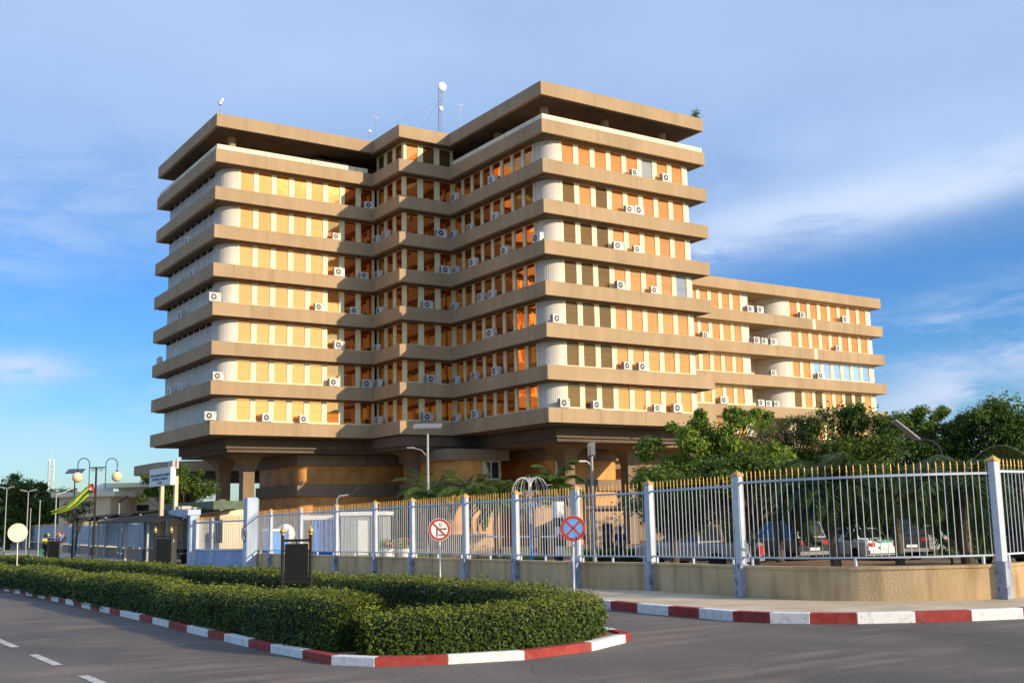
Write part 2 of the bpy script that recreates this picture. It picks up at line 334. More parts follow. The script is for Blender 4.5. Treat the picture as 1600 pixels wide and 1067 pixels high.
def quads(name, P, mats, midx=None, parent=None, local=False):   # many loose quads: P is (n, 4, 3)
    n = len(P); me = bpy.data.meshes.new(name)
    me.vertices.add(n*4); me.vertices.foreach_set('co', np.asarray(P, dtype=np.float32).ravel())
    me.loops.add(n*4); me.loops.foreach_set('vertex_index', np.arange(n*4, dtype=np.int32))
    me.polygons.add(n); me.polygons.foreach_set('loop_start', np.arange(0, n*4, 4, dtype=np.int32))
    for m in mats: me.materials.append(m)
    if midx is not None: me.polygons.foreach_set('material_index', np.asarray(midx, dtype=np.int32))
    me.update(calc_edges=True); me.validate()
    o = bpy.data.objects.new(name, me); COL.objects.link(o)
    if parent is not None: attach(o, parent, local)
    return o
def tag(o, label=None, cat=None, group=None, kind=None):
    if label: o['label'] = label
    if cat: o['category'] = cat
    if group: o['group'] = group
    if kind: o['kind'] = kind
    return o
def thing(name, label, cat, loc=(0,0,0), rz=0, group=None):
    o = bpy.data.objects.new(name, None); COL.objects.link(o); o.location = V(loc); o.rotation_euler = (0,0,rz)
    o.empty_display_size = .3
    return tag(o, label, cat, group)
def struct(o): o['kind'] = 'structure'; return o
def copy_tree(o, parent=None):
    c = o.copy(); COL.objects.link(c)
    if parent is not None: c.parent = parent
    for ch in list(o.children): copy_tree(ch, c)
    return c
def leaf_quads(C, N, L, W, jit=.7):
    """leaf diamonds at C with preferred normals N"""
    n = len(C); nn = N + rng.normal(0, jit, (n,3)); nn /= np.linalg.norm(nn, axis=1, keepdims=True)+1e-9
    t = rng.normal(0, 1, (n,3)); t -= nn*np.sum(t*nn, axis=1, keepdims=True); t /= np.linalg.norm(t, axis=1, keepdims=True)+1e-9
    b = np.cross(nn, t); L = (L*rng.uniform(.65, 1.3, n))[:,None]; W = (W*rng.uniform(.7, 1.3, n))[:,None]
    P = np.stack([C-t*L*.5, C+b*W*.5-t*L*.05, C+t*L*.5+nn*L*.08, C-b*W*.5-t*L*.05], axis=1)
    return P

# ------------------------------------------------------------------ world, sun, camera
SUN = Vector((.43, -1.0, .37)).normalized()
SUN_EL = math.asin(SUN.z); SUN_AZ = math.atan2(SUN.x, SUN.y)
def make_world():
    w = bpy.data.worlds.new('World'); scene.world = w; w.use_nodes = True
    nt = w.node_tree; N = nt.nodes; L = nt.links; bg = N['Background']
    sky = N.new('ShaderNodeTexSky'); sky.sky_type = 'NISHITA'; sky.sun_disc = False
    sky.sun_elevation = SUN_EL; sky.sun_rotation = SUN_AZ; sky.air_density = 1.0; sky.dust_density = .6; sky.ozone_density = 3.0
    tc = N.new('ShaderNodeTexCoord')
    def vmath(op, a, b=None):
        n = N.new('ShaderNodeVectorMath'); n.operation = op
        for i, x in enumerate((a, b)):
            if x is None: continue
            if isinstance(x, (tuple, list, np.ndarray)): n.inputs[i].default_value = [float(c) for c in x]
            else: L.new(x, n.inputs[i])
        return n
    def fm(op, a, b=0., c=None):
        n = N.new('ShaderNodeMath'); n.operation = op
        for i, x in enumerate((a, b, c)):
            if x is None: continue
            if isinstance(x, (int, float)): n.inputs[i].default_value = x
            else: L.new(x, n.inputs[i])
        return n.outputs[0]
    dirv = tc.outputs['Generated']
    def noise(scale, stretch, det=7, rough=.6, dist=0.):
        mp = N.new('ShaderNodeMapping'); mp.inputs['Scale'].default_value = stretch; L.new(dirv, mp.inputs[0])
        n = N.new('ShaderNodeTexNoise'); n.inputs['Scale'].default_value = scale; n.inputs['Detail'].default_value = det
        n.inputs['Roughness'].default_value = rough; n.inputs['Distortion'].default_value = dist; L.new(mp.outputs[0], n.inputs[0]); return n.outputs[0]
    nA = noise(2.2, (1,1,2.4), 6, .55, .4); nB = noise(6, (1,1,3.4), 9, .62, .3); nC = noise(13, (1,1,1.8), 9, .6, .6)
    def unit(x, y): d = ray(x, y); return d/np.linalg.norm(d)
    def patch(px, py, ang, su, sv, nz, lo, hi, amp):
        """one cloud bank: soft ellipse round a direction of the sky, broken up by noise"""
        c = unit(px, py); up = np.array([0,0,1.]); r = np.cross(c, up); r /= np.linalg.norm(r); u = np.cross(r, c)
        a = R(ang); e1 = math.cos(a)*r+math.sin(a)*u; e2 = -math.sin(a)*r+math.cos(a)*u
        dd = vmath('SUBTRACT', dirv, c).outputs[0]
        x = vmath('DOT_PRODUCT', dd, e1).outputs['Value']; y = vmath('DOT_PRODUCT', dd, e2).outputs['Value']
        q = fm('ADD', fm('POWER', fm('ABSOLUTE', fm('DIVIDE', x, su)), 2.), fm('POWER', fm('ABSOLUTE', fm('DIVIDE', y, sv)), 2.))
        g = fm('POWER', 2.718, fm('MULTIPLY', q, -1.))
        mr = N.new('ShaderNodeMapRange'); mr.inputs[1].default_value = lo; mr.inputs[2].default_value = hi; L.new(nz, mr.inputs[0]); mr.interpolation_type = 'SMOOTHSTEP'
        # noise threshold eased by the ellipse so the edge is ragged
        s = fm('MULTIPLY', fm('MULTIPLY', g, mr.outputs[0]), amp)
        front = vmath('DOT_PRODUCT', dirv, c).outputs['Value']
        return fm('MULTIPLY', s, fm('GREATER_THAN', front, 0.2))
    def mixc(a, col, fac):
        n = N.new('ShaderNodeMix'); n.data_type = 'RGBA'; L.new(fac, n.inputs[0]); L.new(a, n.inputs[6]); n.inputs[7].default_value = (*col, 1); n.clamp_factor = True
        return n.outputs[2]
    hs = N.new('ShaderNodeHueSaturation'); hs.inputs['Saturation'].default_value = 1.18; hs.inputs['Value'].default_value = .95; L.new(sky.outputs[0], hs.inputs['Color'])
    c = hs.outputs[0]
    sep0 = N.new('ShaderNodeSeparateXYZ'); L.new(dirv, sep0.inputs[0])
    b0 = N.new('ShaderNodeMapRange'); b0.inputs[1].default_value = .02; b0.inputs[2].default_value = .13; L.new(sep0.outputs[2], b0.inputs[0])
    b1 = N.new('ShaderNodeMapRange'); b1.inputs[1].default_value = .20; b1.inputs[2].default_value = .42; b1.inputs[3].default_value = 1; b1.inputs[4].default_value = 0; L.new(sep0.outputs[2], b1.inputs[0])
    bm_ = fm('MULTIPLY', fm('MULTIPLY_ADD', b0.outputs[0], .42, .58), b1.outputs[0])
    ml = N.new('ShaderNodeMix'); ml.data_type = 'RGBA'; ml.blend_type = 'MULTIPLY'; L.new(bm_, ml.inputs[0]); L.new(c, ml.inputs[6]); ml.inputs[7].default_value = (.52, .80, 1.14, 1); c = ml.outputs[2]
    # thin veil over the upper sky, everywhere round
    sep = N.new('ShaderNodeSeparateXYZ'); L.new(dirv, sep.inputs[0])
    mr = N.new('ShaderNodeMapRange'); mr.inputs[1].default_value = .19; mr.inputs[2].default_value = .40; L.new(sep.outputs[2], mr.inputs[0]); mr.interpolation_type = 'SMOOTHSTEP'
    mA = N.new('ShaderNodeMapRange'); mA.inputs[1].default_value = .30; mA.inputs[2].default_value = .66; mA.inputs[3].default_value = .74; mA.inputs[4].default_value = 1.; L.new(nA, mA.inputs[0])
    VEIL = (3.0, 4.1, 6.1)
    c = mixc(c, VEIL, fm('MULTIPLY', fm('MULTIPLY', mr.outputs[0], mA.outputs[0]), .95))
    WH = (4.9, 5.5, 6.7); WARM = (4.2, 4.8, 6.2)
    c = mixc(c, VEIL, patch(40, 330, 20, .16, .07, nB, .30, .62, .75))
    c = mixc(c, WH, patch(1430, 285, 9, .22, .026, nB, .24, .58, .95))
    c = mixc(c, WH, patch(1560, 262, 14, .12, .017, nB, .25, .6, .8))
    c = mixc(c, WH, patch(1250, 330, 4, .11, .013, nB, .35, .62, .6))
    c = mixc(c, VEIL, patch(1330, 240, 6, .26, .06, nA, .2, .55, .9))
    c = mixc(c, WH, patch(1110, 392, 0, .03, .009, nC, .38, .62, .6))
    c = mixc(c, WARM, patch(1540, 500, 6, .14, .030, nB, .36, .66, .75))
    c = mixc(c, WARM, patch(1500, 608, 0, .045, .022, nC, .34, .55, .9))
    c = mixc(c, WARM, patch(1420, 640, 0, .05, .016, nC, .36, .6, .7))
    c = mixc(c, WARM, patch(1580, 560, 0, .08, .018, nB, .36, .62, .6))
    c = mixc(c, WARM, patch(30, 572, 0, .035, .012, nC, .34, .55, .8))
    c = mixc(c, WARM, patch(110, 615, 3, .10, .022, nB, .32, .64, .6))
    c = mixc(c, WARM, patch(150, 690, 0, .16, .022, nB, .30, .66, .35))
    L.new(c, bg.inputs[0]); bg.inputs[1].default_value = .13
make_world()
sl = bpy.data.lights.new('sun', 'SUN'); sl.energy = 4.5; sl.angle = R(.5); sl.color = (1, .81, .55)
so = bpy.data.objects.new('sun', sl); COL.objects.link(so); so.location = (0, -60, 60)
so.rotation_euler = SUN.to_track_quat('Z', 'Y').to_euler()
cd = bpy.data.cameras.new('camera'); cam = bpy.data.objects.new('camera', cd); COL.objects.link(cam); scene.camera = cam
cd.sensor_width = 36; cd.sensor_fit = 'HORIZONTAL'; cd.lens = FPX*36/1600; cd.clip_end = 5000; cd.clip_start = .1
mw = Matrix.Identity(4)
for i in range(3): mw[i][0] = _R2[i]; mw[i][1] = _U2[i]; mw[i][2] = -_F[i]; mw[i][3] = CAM[i]
cam.matrix_world = mw
scene.view_settings.view_transform = 'Standard'; scene.view_settings.look = 'None'; scene.view_settings.exposure = .30; scene.view_settings.gamma = 1

exec_parts = []
# ================================================================== SETTING
def sheet(name, m, xs, ys, dz):
    vs = [(x, y, gz(y)+dz) for y in ys for x in xs]; nx = len(xs)
    fs = [(j*nx+i, j*nx+i+1, (j+1)*nx+i+1, (j+1)*nx+i) for j in range(len(ys)-1) for i in range(nx-1)]
    return struct(MB().add(vs, fs).build(name, m))
YS = [-1500, -130, -90, -70, -50, -30, -10, 20, 60, 120, 200, 300, 900, 2500]
sheet('ground', M['parking'], [-2000, -60, -30, 60, 2000], YS, -.03)
sheet('road', M['asphalt'], [-62, -50, -40, -26], [-130, -90, -70, -50, -30, -10, 20, 60, 120, 200, 300], -.004)
sheet('cross_road', M['asphalt'], [-26, 0, 60, 140], [-130, -90, -70, -58.6], -.004)

# pavement kerb line and fence line (plan)
KERB = [(140, -60.0), (60, -59.6), (-10, -59.0), (-22, -58.6), (-26.5, -58.0), (-28.8, -57.45)]
for q in [(1600,966),(1519,969.5),(1431,972),(1340,974),(1266,974),(1203,973),(1145,970),(1092,965),(1044,961),(995.6,956.5),(953.8,952)]:
    P = at(*q); KERB.append((P[0], P[1]))
y = KERB[-1][1]
KERB += [(-33.3, -47), (-33.15, -40), (-33.1, -30), (-33.0, -10), (-32.6, 20), (-31, 80), (-27, 200), (-24, 290)]
def resample(pts, step):
    P = [np.array(p, float) for p in pts]; out = [P[0]]; acc = 0.
    for a, b in zip(P[:-1], P[1:]):
        l = np.linalg.norm(b-a); t = step-acc
        while t <= l: out.append(a+(b-a)*t/l); t += step
        acc = (acc+l) % step
    out.append(P[-1]); return out
KV = 6; pre = resample(KERB[:KV+1], 1.06); vis = KERB[KV+1:KV+11]; post_ = resample(KERB[KV+10:], 1.06)[1:]
kb = [np.array(p) for p in pre[:-1]]+[np.array(KERB[KV])]+[np.array(p) for p in vis]+post_; npre = len(pre)-1
# phase so a red block starts where the photo shows one
m = MB(); mats = [(1-(i-npre)) % 2 for i in range(len(kb)-1)]
m.ribbon(kb, .0, .20, -.1, .19, zf=gz, mats=mats)
struct(m.build('kerb', [M['red_kerb'], M['white_kerb']], bevel=.012))
FENCE = []
for q in [((1549,713),(1570,935)),((1157,740),(1161,932)),((1018,752),(1019,922)),((901,759),(903,918)),((803,767),(800,912)),((718,772),(715,908)),((643,779),(639,902)),((579,784),(577,899)),((522,789),(519,895)),((471,793),(469,891)),((426,795),(424,888)),((398,797),(396,886))]:
    P = at(*q[1], .17); FENCE.append((P[0], P[1]))
# smooth the straight run
for i in range(4, len(FENCE)): FENCE[i] = (FENCE[i][0]*.4 + .6*(-30.2+.035*(FENCE[i][1]+45)), FENCE[i][1])
FENCE_MID = [tuple(at(*q, .17)[:2]) for q in ((1505,937),(1450,938.3),(1400,938.7),(1350,938.7),(1300,938),(1250,937),(1205,935))]
def chaikin(P, it=2):
    P = [np.array(p, float) for p in P]
    for _ in range(it):
        Q = [P[0]]
        for a, b in zip(P[:-1], P[1:]): Q += [a*.75+b*.25, a*.25+b*.75]
        P = Q+[P[-1]]
    return [tuple(p) for p in P]
FENCE_MID = chaikin([FENCE[0]]+FENCE_MID+[FENCE[1]])[1:-1]
FR = [(-17.0, -54.6), (-20.6, -54.9), (-24.2, -55.15), FENCE[0]] + FENCE_MID + FENCE[1:]
SOFT = tuple(range(4, 4+len(FENCE_MID)))
# pavement surface: strip between kerb and fence
def strip(name, A, B, m, dz):
    n = 90; 
    def par(pts):
        P = [np.array(p, float) for p in pts]; d = [0]
        for a, b in zip(P[:-1], P[1:]): d.append(d[-1]+np.linalg.norm(b-a))
        out = []
        for t in np.linspace(0, d[-1], n):
            i = max(j for j in range(len(d)) if d[j] <= t+1e-9); i = min(i, len(P)-2)
            out.append(P[i]+(P[i+1]-P[i])*(t-d[i])/(d[i+1]-d[i]))
        return out
    a, b = par(A), par(B); vs = []
    for p, q in zip(a, b): vs += [(p[0],p[1],gz(p[1])+dz), (q[0],q[1],gz(q[1])+dz)]
    fs = [(2*i, 2*i+2, 2*i+3, 2*i+1) for i in range(n-1)]
    return struct(MB().add(vs, fs).build(name, m))
kin = [(p[0], p[1]) for p in KERB]
i0 = 3
A1 = [(-22, -58.4), (-26.4, -57.8)] + [(p[0]+.1, p[1]+.15) for p in KERB[5:17]] + [(-33.1, -47), (-33.0, -40), (-32.9, -30), (-32.8, -10)]
B1 = [(-19, -54.2)] + [(p[0]+.35, p[1]+.3) for p in FR[1:]] + [(-28.8, -10)]
strip('pavement', A1, B1, M['sidewalk'], .165)
strip('pavement_far', [(-32.8, -10), (-32.4, 20), (-30.8, 80), (-26.8, 200), (-23.8, 290)], [(-28.8, -10), (-27.4, 20), (-24, 80), (-19, 200), (-15, 290)], M['sidewalk'], .165)
strip('compound_ground', B1, [(30, -50)]+[(-12, -45), (-8, -20), (-6, -10)], M['soil'], .10)
sheet('lawn', M['grass'], [-22, -14, -6, 6], [-36, -22, -10, 0], .02)
sheet('lawn_far', M['grass'], [-2, 10, 60], [-44, -36, -28], .02)

# the traffic island
KX = [0, 80, 180, 232, 283, 345, 413, 465, 518, 552, 600, 700, 820, 922, 978]; KYP = [922, 937, 958, 972, 987, 1001, 1017, 1026.5, 1038, 1041, 1041, 1037, 1030, 1017, 1003]
bnd = [192, 219, 237, 259, 284, 319, 346, 385, 422, 472, 517, 585, 700, 820, 925, 978]
IV = []
for q in bnd:
    P = at(q, float(np.interp(q, KX, KYP))); IV.append(np.array([P[0], P[1]]))
for i in range(9): IV[i][0] = np.interp(IV[i][1], [-52, -44, -36], [-42.27, -42.0, -41.8])
P0_ = at(965, 994); P1_ = at(940, 989); tip = at(985, 998.5)
far1 = resample([IV[0], (-41.75, -30), (-41.75, 0), (-41.85, 60)], 1.08)[::-1]
far2 = resample([(P1_[0], P1_[1]), (-36.7, -51), (-36.6, -46), (-36.4, -35), (-36.3, -10), (-37.2, 20), (-39.5, 60)], 1.1)
ik = far1[:-1]+IV+[np.array([tip[0], tip[1]]), np.array([P0_[0], P0_[1]])]+far2
n1 = len(far1)-1
col = []
for i in range(len(ik)):
    k = i-n1
    if k < 15: col.append((k+1) % 2)
    elif k in (15, 16): col.append(0)
    else: col.append(k % 2)
m = MB(); m.ribbon(ik, .17, 0, -.1, .125, closed=True, zf=gz, mats=col)
struct(m.build('island_kerb', [M['red_kerb'], M['white_kerb']], bevel=.012))
# island soil
def polysheet(name, poly, m, dz):
    bm = bmesh.new(); vs = [bm.verts.new((p[0], p[1], gz(p[1])+dz)) for p in poly]
    f = bm.faces.new(vs); bmesh.ops.triangulate(bm, faces=[f])
    me = bpy.data.meshes.new(name); bm.to_mesh(me); bm.free(); me.materials.append(m)
    o = bpy.data.objects.new(name, me); COL.objects.link(o)
    if o.data.polygons[0].normal.z < 0: o.data.flip_normals()
    return struct(o)
polysheet('island_soil', [tuple(p) for p in ik], M['soil'], .09)
# lane dashes
m = MB()
def quadpx(m, pts):
    vs = []
    for q in pts: P = at(*q, .002); vs.append(P)
    m.add(vs, [(0,1,2,3)])
for k in range(-3, 20):
    y0 = -51.25 + k*3.55 - 3.55; y1 = y0+2.0 if False else y0+1.95
    x = -45.32
    m.add([(x-.07, y0, gz(y0)+.003), (x+.07, y0, gz(y0)+.003), (x+.07, y1, gz(y1)+.003), (x-.07, y1, gz(y1)+.003)], [(0,1,2,3)])
struct(m.build('road_marking', M['line_white']))

# ================================================================== FENCE
FH = 2.8
def pyramid(m, c, w, z0, z1, mi=0):
    x, y = c; m.add([(x-w,y-w,z0),(x+w,y-w,z0),(x+w,y+w,z0),(x-w,y+w,z0),(x,y,z1)], [(3,2,1,0),(0,1,4),(1,2,4),(2,3,4),(3,0,4)], mi)
def spear(m, p, z, s=1., mi=0):
    x, y = p
    for (r0, za), (r1, zb) in (((.010,0),(.020,.04)),((.020,.04),(.026,.07)),((.026,.07),(.011,.10)),((.011,.10),(.022,.12)),((.022,.12),(.002,.21))):
        n = 5; vs = []
        for r, zz in ((r0, za), (r1, zb)):
            for j in range(n): vs.append((x+r*s*math.cos(2*PI*j/n), y+r*s*math.sin(2*PI*j/n), z+zz))
        m.add(vs, [(j, (j+1)%n, n+(j+1)%n, n+j) for j in range(n)], mi)
def fence_run(name, label, path, hfun, sheet_back=False, wallm=None, post_w=.078, soft=()):
    """path: plan polyline; indices in soft are bends of the wall without a post"""
    posts = [i for i in range(len(path)) if i not in soft]
    root = thing(name, label, 'fence', (path[len(path)//2][0], path[len(path)//2][1], gz(path[len(path)//2][1])))
    wp = list(path)
    w = MB(); w.ribbon(wp, -.02, .20, -.15, .17+.25*FH-.06, zf=gz)
    w.build('base_wall', wallm or M['wall_ochre'], root)
    cp = MB(); cp.ribbon(wp, .005, .22, .17+.25*FH-.06, .17+.25*FH, zf=gz); cp.build('wall_coping', wallm or M['wall_ochre'], root)
    for k, i in enumerate(posts):
        p = path[i]; g = gz(p[1])+.17; h = hfun(k)
        d = np.array(path[min(i+1, len(path)-1)])-np.array(path[max(i-1,0)]); d /= np.linalg.norm(d); nrm = np.array([-d[1], d[0]])
        tw = random.uniform(-.006, .006)
        a = MB(); a.obox((p[0], p[1], g+h*.255+h*.70/2), (*(d*(post_w+.025)), 0), (*(nrm*post_w), 0), (tw, 0, h*.70/2))
        po = a.build('post', M['fence_paint'], root, bevel=.012)
        b = MB(); b.obox((p[0]+nrm[0]*.01, p[1]+nrm[1]*.01, g+h*.1275), (*(d*(post_w+.035)), 0), (*(nrm*(post_w+.05)), 0), (0,0,h*.1275)); b.build('post_base', M['fence_base'], po)
        c = MB(); w1, w2 = (post_w+.025)*1.2, post_w*1.25; z = g+h*.955
        P = [np.array([p[0],p[1]])+d*w1*sx+nrm*w2*sy for sx, sy in ((-1,-1),(1,-1),(1,1),(-1,1))]
        c.add([(*q, z) for q in P]+[(*q, z+.03) for q in P]+[(p[0], p[1], g+h)], [(3,2,1,0),(0,1,5,4),(1,2,6,5),(2,3,7,6),(3,0,4,7),(4,5,8),(5,6,8),(6,7,8),(7,4,8)])
        c.build('post_cap', M['gold'], po)
    for k in range(len(posts)-1):
        seg = [np.array(path[i], float) for i in range(posts[k], posts[k+1]+1)]; h = (hfun(k)+hfun(k+1))/2
        u0 = (seg[1]-seg[0])/np.linalg.norm(seg[1]-seg[0]); u1 = (seg[-1]-seg[-2])/np.linalg.norm(seg[-1]-seg[-2])
        seg[0] = seg[0]+u0*post_w; seg[-1] = seg[-1]-u1*post_w
        cum = [0]
        for a, b in zip(seg[:-1], seg[1:]): cum.append(cum[-1]+np.linalg.norm(b-a))
        L = cum[-1]
        def pt(t):
            t = min(max(t, 0), L); q = max(m for m in range(len(cum)) if cum[m] <= t+1e-9); q = min(q, len(seg)-2); return seg[q]+(seg[q+1]-seg[q])*(t-cum[q])/(cum[q+1]-cum[q])
        r = MB()
        for a, b in zip(seg[:-1], seg[1:]):
            for fr, th in ((.305, .038), (.885, .05)): r.bar((*a, gz(a[1])+.17+h*fr), (*b, gz(b[1])+.17+h*fr), .04, th)
        n = max(3, round(L/.15))
        for q in range(1, n):
            p = pt(L*q/n); z = gz(p[1])+.17; lean = random.gauss(0, .006); le2 = random.gauss(0, .006)
            r.tube([(p[0], p[1], z+h*.31), (p[0]+lean*.4, p[1]+le2*.4, z+h*.6), (p[0]+lean, p[1]+le2, z+h*.913)], .0095, 6)
            spear(r, (p[0]+lean, p[1]+le2), z+h*.905, random.uniform(.68, .80), 1)
        for t in (.06, .5, .94):                           # brackets on the wall
            p = pt(L*t); z = gz(p[1])+.17; r.box(p[0]-.025, p[0]+.025, p[1]-.025, p[1]+.025, z+h*.245, z+h*.30)
        pn = r.build('railing_panel', [M['fence_paint'], M['gold']], root)
        if sheet_back:
            a, b = seg[0], seg[-1]; d = (b-a)/np.linalg.norm(b-a); nr = np.array([-d[1], d[0]])*.06
            q = MB()
            if nr[0] < 0: nr = -nr
            a3, b3 = a+nr, b+nr; kk = max(4, int(L/.12))
            pts = [a3+(b3-a3)*j/kk+nr/np.linalg.norm(nr)*(.015 if j % 2 else 0) for j in range(kk+1)]
            q.ribbon(pts, .004, .004, .17+h*.30, .17+h*.87, zf=gz); q.build('backing_sheet', M['sheet'], pn)
    return root
M['sheet'] = mat('weathered_sheeting', (.42, .46, .50), .5, var=.3, scale=1.4, col2=(.62, .66, .70), stretch=(1, 1, .3))
fence_run('fence', 'pale blue fence with gold spear tips on ochre wall curving to the right corner', FR, lambda i: 2.94 if i <= 3 else (2.86 if i == 4 else 2.81), soft=SOFT)
LF = []
for (bx, by) in [(236,879),(208,876),(187,872),(167,869),(149,866.5),(132,864.5),(116,863),(101,861.5),(87,860),(73,858.8),(60,857.5),(47,856.5),(34,855.3),(20,854.2),(6,853),(-8,852)]:
    P = at(bx, by, .17); LF.append((P[0], P[1]))
yy = [p[1] for p in LF]; xs_ = np.polyfit(yy, [p[0] for p in LF], 1)
step = (LF[-1][1]-LF[0][1])/(len(LF)-1)
LF = [(float(np.polyval(xs_, p[1])), p[1]) for p in LF]
M['wall_far'] = mat('faded_wall', (.30, .23, .17), .9, var=.12, scale=1)
fence_run('fence', 'long weathered fence with grey sheeting running left of the gatehouse', LF, lambda i: 2.72, True, M['wall_far'], post_w=.12)
print('LF', [tuple(np.round(p, 1)) for p in LF])

# ================================================================== OFFICE TOWER
a_, b_, c_, d_, e_, g_ = 17.472, 14.648, 5.101, 19.954, 19.729, 37.374
ST, TH, ZR = 3.3, 1.135, 3.126
def zt(k): return Z0-ST*k                     # top of slab k
OUT = [(0,0),(a_,0),(a_,24.),(6.,24.),(6.,g_),(-e_,g_),(-e_,d_),(-c_,d_),(-c_,b_),(0,b_)]
def inset(poly, r):
    n = len(poly); ar = sum(poly[i][0]*poly[(i+1)%n][1]-poly[(i+1)%n][0]*poly[i][1] for i in range(n)); s = 1 if ar > 0 else -1
    out = []
    for i in range(n):
        p, q, t = [np.array(poly[j % n], float) for j in (i-1, i, i+1)]
        a = (q-p)/np.linalg.norm(q-p); b = (t-q)/np.linalg.norm(t-q)
        na, nb = np.array([-a[1], a[0]])*s, np.array([-b[1], b[0]])*s; m = (na+nb)/(1+np.dot(na, nb)); out.append(tuple(q+m*r))
    return out
tower = thing('office_tower', 'stepped eight storey tan concrete office block with amber window bands', 'office building', (0, 18, gz(18)))
WR = .95
MD = MB()
for k in range(8):
    m = MB(); m.prism(OUT, zt(k)-TH, zt(k))
    for (X, Y, ax) in ((0, 2.55, 'x'), (0, 8.9, 'x'), (-8.2, d_, 'y') , (9.6, 0, 'y')):
        if ax == 'x': m.box(X-.003, X+.01, Y-.012, Y+.012, zt(k)-TH+.02, zt(k)-.02, 1)
        elif k % 3 == 1: m.box(X-.012, X+.012, Y-.003, Y+.01, zt(k)-TH+.02, zt(k)-.02, 1)
    m.build('spandrel_band', [M['concrete'], M['groove']], tower, bevel=.035)
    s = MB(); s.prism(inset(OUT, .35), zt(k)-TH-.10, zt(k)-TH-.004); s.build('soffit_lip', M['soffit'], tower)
m = MB(); m.prism(OUT, Z0+ZR-TH, Z0+ZR)
for Y in (2.55, 8.9): m.box(-.003, .01, Y-.012, Y+.012, Z0+ZR-TH+.02, Z0+ZR-.02, 1)
m.build('roof_slab', [M['concrete'], M['groove']], tower, bevel=.035)
s_ = MB(); s_.prism(inset(OUT, .30), Z0+ZR-TH-.06, Z0+ZR-TH-.003); s_.build('roof_soffit', M['soffit'], tower)
# cream parapet strips on the terrace edge
for pts in ([(-e_+.14, g_-.2), (-e_+.14, d_+.14), (-c_-.4, d_+.14)], [(.14, b_-.4), (.14, .14), (a_-.14, .14), (a_-.14, 10)]):
    m = MB(); m.ribbon(pts, .15, 0, Z0-.004, Z0+.44)
    for i in range(len(pts)-1):
        A, B = np.array(pts[i]), np.array(pts[i+1]); L = np.linalg.norm(B-A); d = (B-A)/L; nr = np.array([d[1], -d[0]])
        for t in np.arange(4.3, L-1, 4.3):
            p = A+d*t+nr*.002; m.obox((*p, Z0+.22), (*(d*.02), 0), (*(nr*.006), 0), (0,0,.215), 1)
    m.build('terrace_parapet', [M['coping'], M['groove']], tower)
# terrace back walls and columns
m = MB()
m.prism([(3.9, 4.6), (a_-4, 4.6), (a_-4, 20), (3.9, 20)], Z0+.004, Z0+ZR-TH-.004)
m.prism([(-e_+4.2, d_+4.2), (1.5, d_+4.2), (1.5, g_-4), (-e_+4.2, g_-4)], Z0+.004, Z0+ZR-TH-.004)
m.box(-9.6, -6.3, d_+2.6, d_+4.1, Z0+.004, Z0+1.5)
m.build('terrace_wall', M['concrete2'], tower)
for (x, y) in ((1.9, 2.3), (8.2, 2.3), (14.6, 2.3), (-e_+2.1, d_+2.2), (-e_+2.1, d_+9), (2.0, 9.5)):
    m = MB(); m.lathe([(.36, Z0+.004), (.36, Z0+ZR-TH-.004)], (x, y, 0), 18); m.build('terrace_column', M['concrete'], tower, smooth=True)

# --- glazing: one bay = cream frame with a recessed pane
def bay_meshes(p, pane_w, h, sill=.20, head=.10):
    f = MB(); w = p/2; q = pane_w/2; y0, y1 = -.02, .12      # local: x along the wall, -y outward
    f.box(-w, -q, y0, y1, 0, h); f.box(q, w, y0, y1, 0, h); f.box(-q, q, y0, y1, 0, sill); f.box(-q, q, y0, y1, h-head, h)
    f.box(-q, -q+.03, .03, .09, sill, h-head); f.box(q-.03, q, .03, .09, sill, h-head)
    g = MB(); g.add([(-q+.02, .06, sill-.01), (q-.02, .06, sill-.01), (q-.02, .06, h-head+.01), (-q+.02, .06, h-head+.01)], [(0,1,2,3)])
    return f, g
_bm = {}
def face_bays(P0, u, n, pitch, cnt, pane_w, zbase, h, row, fname):
    """list of bays on one storey of one face"""
    out = []
    for j in range(cnt):
        p = np.array(P0)+np.array(u)*(pitch*(j+.5)); out.append((fname, row, j, p, u, pitch, pane_w, zbase, h))
    return out
bays = []
H = ST-TH-.004
FACES = {'CD': ((2.32, WR), (1, 0), 1.685, 8, 1.20), 'EA': ((-17.42, d_+WR), (1, 0), 1.628, 8, 1.17),
         'MB': ((-c_+WR, b_+WR), (1, 0), 1.70, 3, 1.18), 'AM': ((-c_+WR, d_+WR), (0, -1), 1.73, 3, 1.22), 'BC': ((WR, b_+WR), (0, -1), 1.625, 8, 1.25)}
for row in range(1, 8):
    zb = zt(row)+.002
    for fn in ('CD', 'EA', 'MB', 'AM', 'BC'):
        P0, u, pt, cnt, pw = FACES[fn]; bays += face_bays(P0, u, None, pt, cnt, pw, zb, H, row, fn)
for fn in ('MB', 'AM'):
    P0, u, pt, cnt, pw = FACES[fn]; bays += face_bays(P0, u, None, pt, cnt, pw, Z0+.002, ZR-TH-.004, 0, fn)
def pane_kind(fn, row, j):
    if fn == 'CD':
        dark = {3: (0,1,2), 4: (0,1,2), 5: (0,1,2), 6: (0,1,2), 7: (0,1,2), 2: (0,2)}
        if j in dark.get(row, ()): return 'pane_dark'
        if (row, j) in ((1, 5), (4, 7)): return 'pane_blue2'
        return 'pane'
    if fn == 'EA': return 'pane_shaded' if j >= 6 else 'pane'  # shadow near the inner corner is painted in by the darker panes
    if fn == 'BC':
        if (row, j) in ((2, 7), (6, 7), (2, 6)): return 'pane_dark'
        return 'pane_shaded'
    if row == 0: return 'pane' if (fn == 'MB' and j == 0) else 'pane_dark'  # only the sunlit bay gets the bright pane; shade painted into the rest
    return 'pane_shaded'
